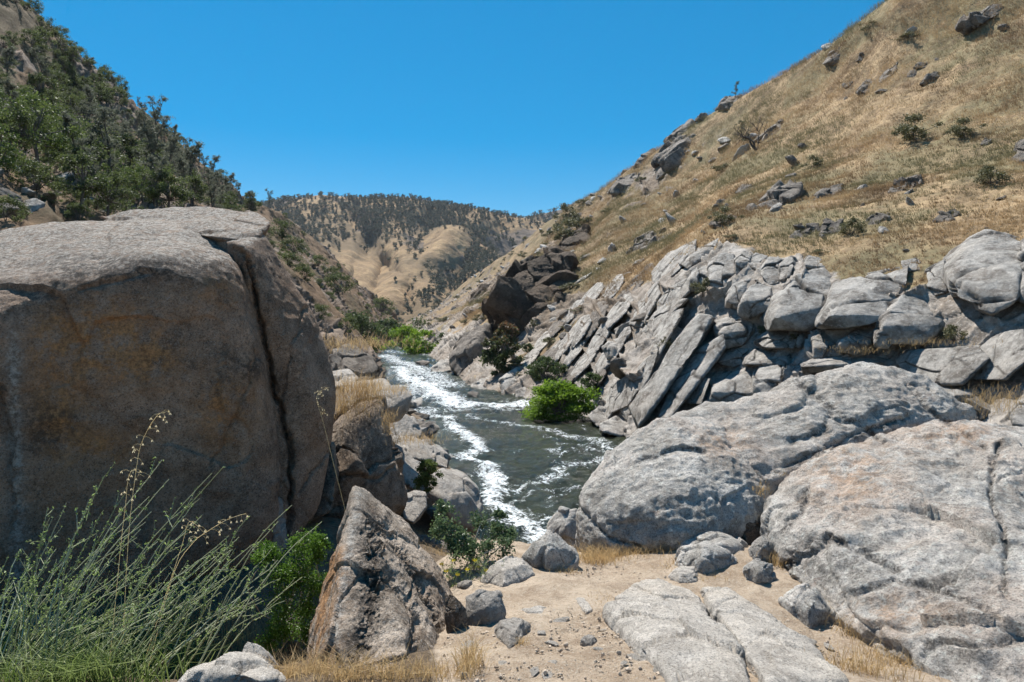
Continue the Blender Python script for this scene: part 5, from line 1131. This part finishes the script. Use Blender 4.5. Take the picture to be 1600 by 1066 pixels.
# ------------------------------------------------------------------ grass
def blades(base, hgt, r, width=0.012, lean=0.5, dirs=None, curve=0.3):
    n = len(base); th = r.uniform(0, 2 * math.pi, n); D = np.stack([np.cos(th), np.sin(th), np.zeros(n)], 1) if dirs is None else unit(dirs + r.normal(size=(n, 3)) * .5) * [1, 1, 0]
    h = (hgt * r.uniform(.5, 1.2, n))[:, None]; ln = (lean * r.uniform(.2, 1.2, n))[:, None]
    side = np.stack([-D[:, 1], D[:, 0], np.zeros(n)], 1); ph = r.uniform(0, 6.28, n); side = unit(side * np.cos(ph)[:, None] + D * np.sin(ph)[:, None]); w = width * r.uniform(.6, 1.3, n)[:, None]
    m = base + D * h * ln * .35 + np.array([0, 0, 1]) * h * .55; t = base + D * h * ln * (1 + curve) + np.array([0, 0, 1]) * h * (1 - .25 * ln)
    V = np.stack([base - side * w, base + side * w, m + side * w * .7, m - side * w * .7, t + side * w * .12, t - side * w * .12], 1).reshape(-1, 3)
    i = np.arange(n)[:, None] * 6; Q = np.concatenate([i + [0, 1, 2, 3], i + [3, 2, 4, 5]])
    return V, Q
def hill_grass():
    r = np.random.default_rng(5); h = RH; pick = (h.v > 1.2) & (h.v < h.nrow - .97) & (h.px > 640) & (h.px < 1680) & (h.py > -60) & (h.rock < .35)
    w = np.where(pick, 1.0, 0) * (0.4 + sstep(-.3, .3, fbm(h.V * .25, 4, 601))) * (h.V[:, 1] < 220)
    a = np.linalg.norm(np.cross(h.V[h.Q[:, 1]] - h.V[h.Q[:, 0]], h.V[h.Q[:, 3]] - h.V[h.Q[:, 0]]), axis=1); area = np.zeros(len(h.V)); area[h.Q[:, 0]] = a
    w = w * np.clip(area, 0, 2) / np.maximum(h.V[:, 1], 30) ** 1.0; w /= w.sum(); N = 62000
    c = r.choice(len(w), N, p=w); jit = r.normal(size=(N, 3)) * [.5, .5, 0]; base = h.V[c] + jit * np.clip(h.V[c, 1] / 60, .5, 2)[:, None] * .5; base[:, 2] -= .05
    k = 7; B = np.repeat(base, k, 0) + r.normal(size=(N * k, 3)) * [.12, .12, 0] * np.clip(np.repeat(base[:, 1], k) / 50, .6, 3)[:, None]
    sc = np.clip(B[:, 1] / 50, .7, 2.6); V, Q = blades(B, .27 * sc ** .8, r, .019, .9, np.tile([-.6, -.2, 0], (len(B), 1)))
    sca = np.repeat(sc, 6)[:, None]; patch = fbm(base * .10, 4, 611); pv = np.clip(.5 + 1.5 * fbm(base * .22, 4, 613) + r.normal(size=N) * .15, 0, 1)
    o = add('hill_grass', mesh('hill_grass', V, Q, None, [L_HILL], smooth=False, attrs={'var': np.repeat(pv, k * 6), 'var2': np.repeat(np.clip(.45 + 1.6 * patch, 0, 1), k * 6)})); tag(o, 'dry golden grass covering the right hillside', 'grass', None, 'stuff')
hill_grass()
def patch_grass(r, cx, cy, rx, ry, n, hgt, width, lean, lift=None, hgt_px=None):
    out = []
    for k in range(n):
        x, y = cx + r.normal() * rx, cy + r.normal() * ry
        out.append((x, y))
    return out
def near_dry_grass():
    r = np.random.default_rng(9); mb = MB()
    # photo position, spread, number, blade height in metres
    T_ = [(960, 872, 38, 9, 900, .14), (930, 880, 22, 6, 500, .13), (1010, 868, 25, 8, 500, .13), (1065, 842, 18, 8, 450, .20), (1040, 855, 18, 8, 350, .16), (1000, 850, 25, 5, 350, .16), (1105, 905, 20, 6, 120, .07), (1212, 880, 9, 6, 120, .12), (1300, 950, 12, 14, 260, .14), (1330, 985, 16, 12, 260, .12), (1400, 1035, 40, 14, 500, .10), (1290, 925, 10, 10, 120, .10),
          (670, 850, 18, 14, 500, .22), (690, 870, 20, 10, 300, .2), (735, 1040, 10, 14, 240, .14), (812, 1008, 7, 5, 80, .06), (1350, 1050, 40, 10, 350, .09), (1180, 985, 10, 10, 60, .05), (1060, 885, 20, 5, 150, .08), (560, 1060, 40, 8, 500, .12), (470, 1060, 40, 8, 500, .14), (640, 1062, 50, 8, 400, .10), (100, 1010, 80, 20, 900, .34), (330, 1000, 70, 14, 900, .22), (420, 1010, 40, 12, 400, .2), (250, 985, 60, 12, 600, .22), (880, 895, 14, 4, 120, .07), (940, 940, 8, 6, 70, .06), (1060, 1040, 8, 14, 60, .05)]
    for cx, cy, rx, ry, n, hg in T_:
        d = GD(cx, cy); c = P(cx, cy, d); s = d / F
        B = np.zeros((n, 3)); B[:, 0] = c[0] + r.normal(size=n) * rx * s; B[:, 1] = c[1] + r.normal(size=n) * ry * s * 2.2; B[:, 2] = ground_z(B[:, :2]) - .01
        V, Q = blades(B, hg, r, .0016, .8); mb.add((V, Q), np.repeat(np.clip(r.normal(.55, .25, n), 0, 1), 6))
    # fallen straws lying on the path
    n = 500; pxy = np.array([G(r.uniform(690, 1330), 888 + 180 * r.random(), .006) for _ in range(n)]); V, Q = blades(pxy, .05, r, .0011, .8); V = V.copy(); zb = np.repeat(pxy[:, 2], 6); V[:, 2] = zb + (V[:, 2] - zb) * .06; mb.add((V, Q), np.repeat(np.clip(r.normal(.4, .3, n), 0, 1), 6))
    # tufts caught on the bank rocks
    for px, py, d, sx, sz, n, hg in [(560, 612, 9.9, .22, .06, 900, .22), (540, 640, 9.7, .20, .08, 600, .2), (575, 625, 9.8, .12, .05, 400, .18), (635, 690, 17, .45, .05, 500, .2), (606, 660, 9.3, .06, .1, 200, .12), (618, 612, 14.2, .15, .05, 200, .15), (550, 540, 38, 1.6, .2, 900, .5), (1100, 478, 52, 1.6, .3, 900, .5), (1130, 484, 51, 1.4, .3, 600, .5), (1440, 537, 31, 1.6, .10, 260, .22), (1340, 549, 34, .9, .08, 160, .22), (1560, 632, 27, .8, .25, 700, .4), (1225, 745, 6.2, .05, .02, 80, .05), (1190, 770, 5.95, .04, .04, 80, .06)]:
        c = P(px, py, d); B = c + r.normal(size=(n, 3)) * [sx, sx * .7, sz]; V, Q = blades(B, hg, r, .0022 * max(1, d / 10), .9)
        mb.add((V, Q), np.repeat(np.clip(r.normal(.55, .25, n), 0, 1), 6))
    o = add('dry_grass', mb.mesh('dry_grass', L_DRY, False)); tag(o, 'golden dry grass tufts along the path and bank rocks', 'grass', None, 'stuff')
near_dry_grass()
def green_clump():
    r = np.random.default_rng(11); mb = MB()
    for cx, cy, rx, ry, n, hg in [(60, 1050, 70, 14, 1300, .42), (170, 1045, 60, 14, 1200, .42), (240, 1030, 40, 14, 500, .36), (120, 1075, 80, 10, 900, .4), (10, 1040, 40, 20, 600, .42), (300, 1050, 30, 10, 250, .3)]:
        d = GD(cx, cy); c = P(cx, cy, d); s = d / F; B = np.zeros((n, 3)); B[:, 0] = c[0] + r.normal(size=n) * rx * s; B[:, 1] = c[1] + r.normal(size=n) * ry * s * 2; B[:, 2] = ground_z(B[:, :2]) - .02
        n = int(n * .6); B = B[:n]; V, Q = blades(B, hg * .75, r, .0032, .9); mb.add((V, Q), np.repeat(np.clip(r.normal(.5, .3, n), 0, 1), 6))
    o = add('green_grass', mb.mesh('green_grass', L_GREEN, False)); tag(o, 'green grass growing under the broom stems at lower left', 'grass', None, 'stuff')
green_clump()
# stones sunk in the path
for k in range(64):
    r_ = np.random.default_rng(1300 + k); px, py = r_.uniform(700, 1300), 895 + 165 * r_.random(); p = G(px, py, -.004); q = SR[k % 6]
    o = add("path_stone", SRP[k % 3], None, p); z = r_.uniform(.010, .034) * (1.6 if k % 9 == 0 else 1); o.scale = (z * r_.uniform(1, 1.7), z, z * .5); o.rotation_euler = (r_.uniform(-.2, .2), r_.uniform(-.2, .2), r_.uniform(0, 6))
    tag(o, 'small grey stone sunk in the dirt of the path', 'stone', 'small stones sunk in the path')
# gravel of the path
M_GRAVEL = granite('gravel', (0.52, 0.42, 0.32), (0.34, 0.26, 0.19), (0.40, 0.33, 0.27), 6.0, 0, 10, 0.5, 0.2, 0.2)
def gravel():
    r = np.random.default_rng(13); me = SR[0]; bm = ico(2); Vs, Ts, n = [], [], 0
    for k in range(4200):
        px = r.uniform(690, 1350); py = 890 + 190 * r.random() ** 1.0
        x = (px - CX) / F; d = 3.0 + 2.6 * r.random(); p = np.array([x * d, d, 0]); p[2] = ground_z(p[None, :2])[0]
        s = .0022 + .009 * r.random() ** 6; V = bm[0] * (1 + .25 * r.normal(size=(len(bm[0]), 1)).clip(-1, 1)) * s * r.uniform(.6, 1.3, 3) + p; Vs.append(V); Ts.append(bm[1] + n); n += len(V)
    o = add('gravel', mesh('gravel', np.concatenate(Vs), None, np.concatenate(Ts), [M_GRAVEL], smooth=False)); tag(o, 'small gravel strewn over the dirt path', 'gravel', None, 'stuff')
gravel()

# ------------------------------------------------------------------ haze: a thin even air over the whole valley
def haze():
    x0, x1, y0, y1, z0, z1 = -1500, 1500, -470, 1950, -7, 300
    V = [(x, y, z) for x in (x0, x1) for y in (y0, y1) for z in (z0, z1)]; Q = [[0, 1, 3, 2], [4, 6, 7, 5], [0, 4, 5, 1], [2, 3, 7, 6], [0, 2, 6, 4], [1, 5, 7, 3]]
    m = bpy.data.materials.new("haze"); m.use_nodes = True; nt = m.node_tree; nt.nodes.remove(nt.nodes["Principled BSDF"])
    pv = nt.nodes.new("ShaderNodeVolumePrincipled"); pv.inputs['Color'].default_value = (0.80, 0.88, 1.0, 1); pv.inputs['Density'].default_value = 0.00005; pv.inputs['Anisotropy'].default_value = 0.2
    nt.links.new(pv.outputs[0], nt.nodes["Material Output"].inputs['Volume'])
    o = add('haze', mesh('haze', V, Q, None, [m], smooth=False)); tag(o, 'thin blue summer haze filling the far valley', 'haze', None, 'stuff')
haze()
# ------------------------------------------------------------------ foreground plants
def broom():
    """the big broom-like shrub: long pale stems fanning up and to the right, short side twigs, tiny leaves"""
    r = np.random.default_rng(17); st = MB(); lf = MB()
    tips = [(68, 832), (45, 900), (110, 778), (165, 742), (172, 728), (250, 715), (150, 810), (70, 790), (270, 745), (340, 722), (335, 740), (300, 790), (230, 800), (190, 830), (120, 850), (55, 885), (10, 895), (400, 812), (460, 792), (440, 818), (395, 845), (355, 840), (420, 860), (450, 875), (470, 900), (435, 905), (500, 820), (380, 890), (330, 870), (280, 850), (250, 850), (205, 770), (215, 840), (160, 870), (100, 900), (25, 850), (90, 860), (290, 820), (320, 800), (370, 860), (410, 930), (450, 940), (390, 960), (-10, 860), (-30, 900), (240, 770), (130, 790), (180, 800)]
    for k in range(112):
        tx, ty = tips[k] if k < len(tips) else (r.uniform(-40, 440), r.uniform(820, 980))
        sl = r.uniform(.55, 1.0); bx = tx - (170 if tx > 180 else 70) * sl - r.uniform(0, 60) + (60 if tx < 90 else 0); by = 1075 + r.uniform(-35, 25)
        db = r.uniform(3.6, 4.4); dt = db + r.uniform(.0, .5)
        a = P(bx, by, db); b = P(tx, ty, dt); L = np.linalg.norm(b - a); t = np.linspace(0, 1, 12)[:, None]
        path = a + (b - a) * t + np.array([-.05, 0, .06]) * L * np.sin(t * math.pi) + np.cumsum(r.normal(size=(12, 3)) * .006, 0)
        st.add(tube(path, np.linspace(.0052, .0020, 12), 4), np.full(48, np.clip(r.normal(.6, .25), 0, 1)))
        for q in range(r.integers(3, 8)):
            i = r.integers(4, 11); p0 = path[i]; dr = unit(path[min(i + 1, 11)] - path[i - 1]); sd_ = unit(dr + r.normal(size=3) * .55); l2 = r.uniform(.05, .28) * (1.1 - i / 14); p2 = p0 + sd_ * l2 * np.linspace(0, 1, 5)[:, None] + np.array([0, 0, .08 * l2]) * (np.linspace(0, 1, 5) ** 2)[:, None]
            st.add(tube(p2, np.linspace(.0024, .0013, 5), 4), np.full(20, np.clip(r.normal(.55, .25), 0, 1)))
            m = r.integers(4, 10); C = p2[r.integers(1, 5, m)] + r.normal(size=(m, 3)) * .006; g = leaves(C, .020, r, .35, .6); lf.add(g, np.repeat(r.random(m), 4))
        m = r.integers(22, 40); f = 3 + 8 * r.random(m); i0 = f.astype(int); C = path[i0] + (path[np.minimum(i0 + 1, 11)] - path[i0]) * (f - i0)[:, None] + r.normal(size=(m, 3)) * .005
        lf.add(leaves(C, .019, r, .35, .8), np.repeat(r.random(m), 4))
    root = empty('broom_shrub', G(150, 1066)); tag(root, 'wispy broom shrub with long pale green stems at lower left', 'shrub'); off = np.array(root.location)
    for mb, nm, m in ((st, 'stem', L_STEM), (lf, 'foliage', L_SLEAF)):
        mb.V = [v - off for v in mb.V]; add(nm, mb.mesh(nm, m), root)
broom()
def wild_oat(lab, base, pts, depth, drops, seed):
    r = np.random.default_rng(seed); st = MB(); sps = []; path = np.array([P(x, y, depth) for x, y in [base] + pts]); path = catmull(path, 20)
    st.add(tube(path, np.linspace(.0016, .0007, 20), 4), np.full(80, .9))
    for k in range(drops):
        i = 9 + int(10 * k / drops); p0 = path[i]; e = p0 + np.array([r.uniform(-.05, .07), r.uniform(-.03, .03), r.uniform(-.035, .02)]); st.add(tube([p0, (p0 + e) / 2 + [0, 0, .008], e], [.0006, .0005, .0004], 3), np.full(9, .9))
        for j in (-1, 1):
            d = unit(np.array([j * .35 + r.uniform(-.2, .2), r.uniform(-.3, .3), -1])) * .0085; sd_ = unit(np.cross(d, [0, 1, .2])) * .0024; m1 = MB(); m1.add(quads_at((e + d)[None], d[None], sd_[None]), np.full(4, r.random())); sps.append(m1)
    root = empty('wild_oat', path[0]); tag(root, lab, 'grass stalk'); off = np.array(root.location)
    for mb, nm, m in [(st, 'stalk', L_OAT)] + [(q, 'spikelet', L_OAT) for q in sps]: mb.V = [v - off for v in mb.V]; add(nm, mb.mesh(nm, m, False), root)
wild_oat('tallest wild oat stalk with pale husks before the boulder face', (190, 1050), [(200, 850), (212, 740), (222, 690), (245, 650), (258, 645)], 3.9, 18, 1)
wild_oat('drooping wild oat head left of the tallest oat stalk', (170, 1050), [(188, 860), (196, 790), (200, 750), (208, 735), (225, 745)], 3.8, 12, 2)
wild_oat('arching wild oat stalk among the right broom stems', (230, 1050), [(270, 900), (300, 850), (325, 830), (355, 812), (385, 802)], 3.9, 16, 3)
wild_oat('short wild oat stalk with a few husks near the arching one', (220, 1050), [(262, 920), (285, 850), (292, 822), (300, 815), (318, 832)], 3.9, 9, 4)
wild_oat('feathery dry grass head in front of the split slab edge', (540, 800), [(520, 720), (505, 660), (495, 625), (500, 612), (515, 605)], 7.0, 22, 5)
def leafy_bush(lab, clumps, depth, n, leaf, m, name, seed, base, stemm=B_TWIG, flowers=None, aspect=.6):
    r = np.random.default_rng(seed); st = MB(); lf = MB(); b0 = np.array(base); up = 0
    for px, py, rpx, dd in clumps:
        c = P(px, py, min(depth + dd, GD(px, py + rpx * .5) - .03)); rad = rpx * depth / F; p, rr = limb(r, b0 + r.normal(size=3) * [.05, .05, 0], c, .008, .002, .2); st.add(tube(p, rr, 5))
        for k in range(6):
            e = c + unit(r.normal(size=3) + [0, 0, .4]) * rad * r.uniform(.6, 1.2); p, rr = limb(r, p[-2] if k % 2 else c, e, .003, .001, .25, 5); st.add(tube(p, rr, 4))
            q = int(n / len(clumps) / 7); C = p[r.integers(1, 5, q)] + r.normal(size=(q, 3)) * rad * .20; lf.add(leaves(C, leaf, r, aspect, .3), np.repeat(np.clip(r.random(q) * .6 + r.uniform(0, .4), 0, 1), 4))
        q = int(n / len(clumps) / 5); C = cloud(r, c, np.array([rad] * 3), q, .4); lf.add(leaves(C, leaf, r, aspect, .3), np.repeat(np.clip(r.random(q) * .6 + r.uniform(0, .4), 0, 1), 4))
    root = empty(name, b0); tag(root, lab, 'shrub')
    for mb, nm, mm in ((st, 'stem', stemm), (lf, 'foliage', m)): mb.V = [v - b0 for v in mb.V]; add(nm, mb.mesh(nm, mm, nm == 'stem'), root)
    return root
leafy_bush('dense bright green bush between the broom and the pointed rock', [(475, 850, 26, 0), (455, 880, 28, .0), (490, 870, 24, .1), (430, 900, 26, -.1), (470, 910, 30, -.05), (495, 920, 22, .1), (450, 940, 28, -.1), (480, 950, 26, 0), (440, 970, 28, -.1), (470, 985, 26, 0), (430, 1000, 26, -.15), (410, 870, 20, .1), (425, 865, 18, 0), (500, 850, 16, .15)], 4.9, 15000, .017, L_BUSH, 'bush', 181, G(460, 1005))
leafy_bush('dark leafy shrub with thin stems at the path edge above the river', [(690, 800, 18, .2), (700, 825, 20, .0), (725, 840, 20, 0), (680, 835, 16, .2), (750, 815, 18, .2), (775, 835, 18, .1), (790, 855, 20, 0), (765, 860, 18, 0), (740, 865, 18, -.1), (798, 835, 12, .1), (780, 805, 10, .2), (715, 865, 18, -.1), (705, 850, 14, 0)], 5.3, 5200, .030, L_TOYON, 'shrub', 182, G(745, 890), B_TWIG, aspect=.45)
def flowers(lab, spots, depth, seed):
    r = np.random.default_rng(seed); st = MB(); lf = MB(); fls = []; b0 = P(730, 905, depth)
    for k in range(60):
        px, py = (spots[k] if k < len(spots) else (r.uniform(690, 790), r.uniform(862, 905))); tip = P(px, py, depth + r.uniform(-.15, .15)); a = tip + np.array([r.normal() * .04, r.normal() * .04, -r.uniform(.08, .18)])
        p, rr = limb(r, a, tip, .0016, .0008, .15, 5); st.add(tube(p, rr, 4)); C = p[r.integers(0, 5, 14)] + r.normal(size=(14, 3)) * .008; lf.add(leaves(C, .020, r, .3, .8), np.repeat(r.random(14), 4))
        if k < len(spots):
            f1 = MB(); fls.append(f1)
            for j in range(7):
                th = j * .9; d = np.array([math.cos(th), math.sin(th) * .6, .25 + .4 * math.sin(th)]) * .011; e = unit(np.cross(d, [0, -1, .4])) * .005; f1.add(quads_at((tip + d)[None], d[None], e[None]), np.full(4, r.random()))
    root = empty('flowering_plant', b0); tag(root, lab, 'flower')
    for mb, nm, mm in [(st, 'stem', L_STEM), (lf, 'foliage', L_GREEN)] + [(q, 'flower', L_YEL) for q in fls]: mb.V = [v - b0 for v in mb.V]; add(nm, mb.mesh(nm, mm, False), root)
flowers('low plant with small yellow flowers under the dark leafy shrub', [(723, 868), (690, 882), (708, 876), (748, 886), (730, 890), (697, 893), (715, 898), (742, 876), (684, 890), (760, 892)], 5.05, 191)
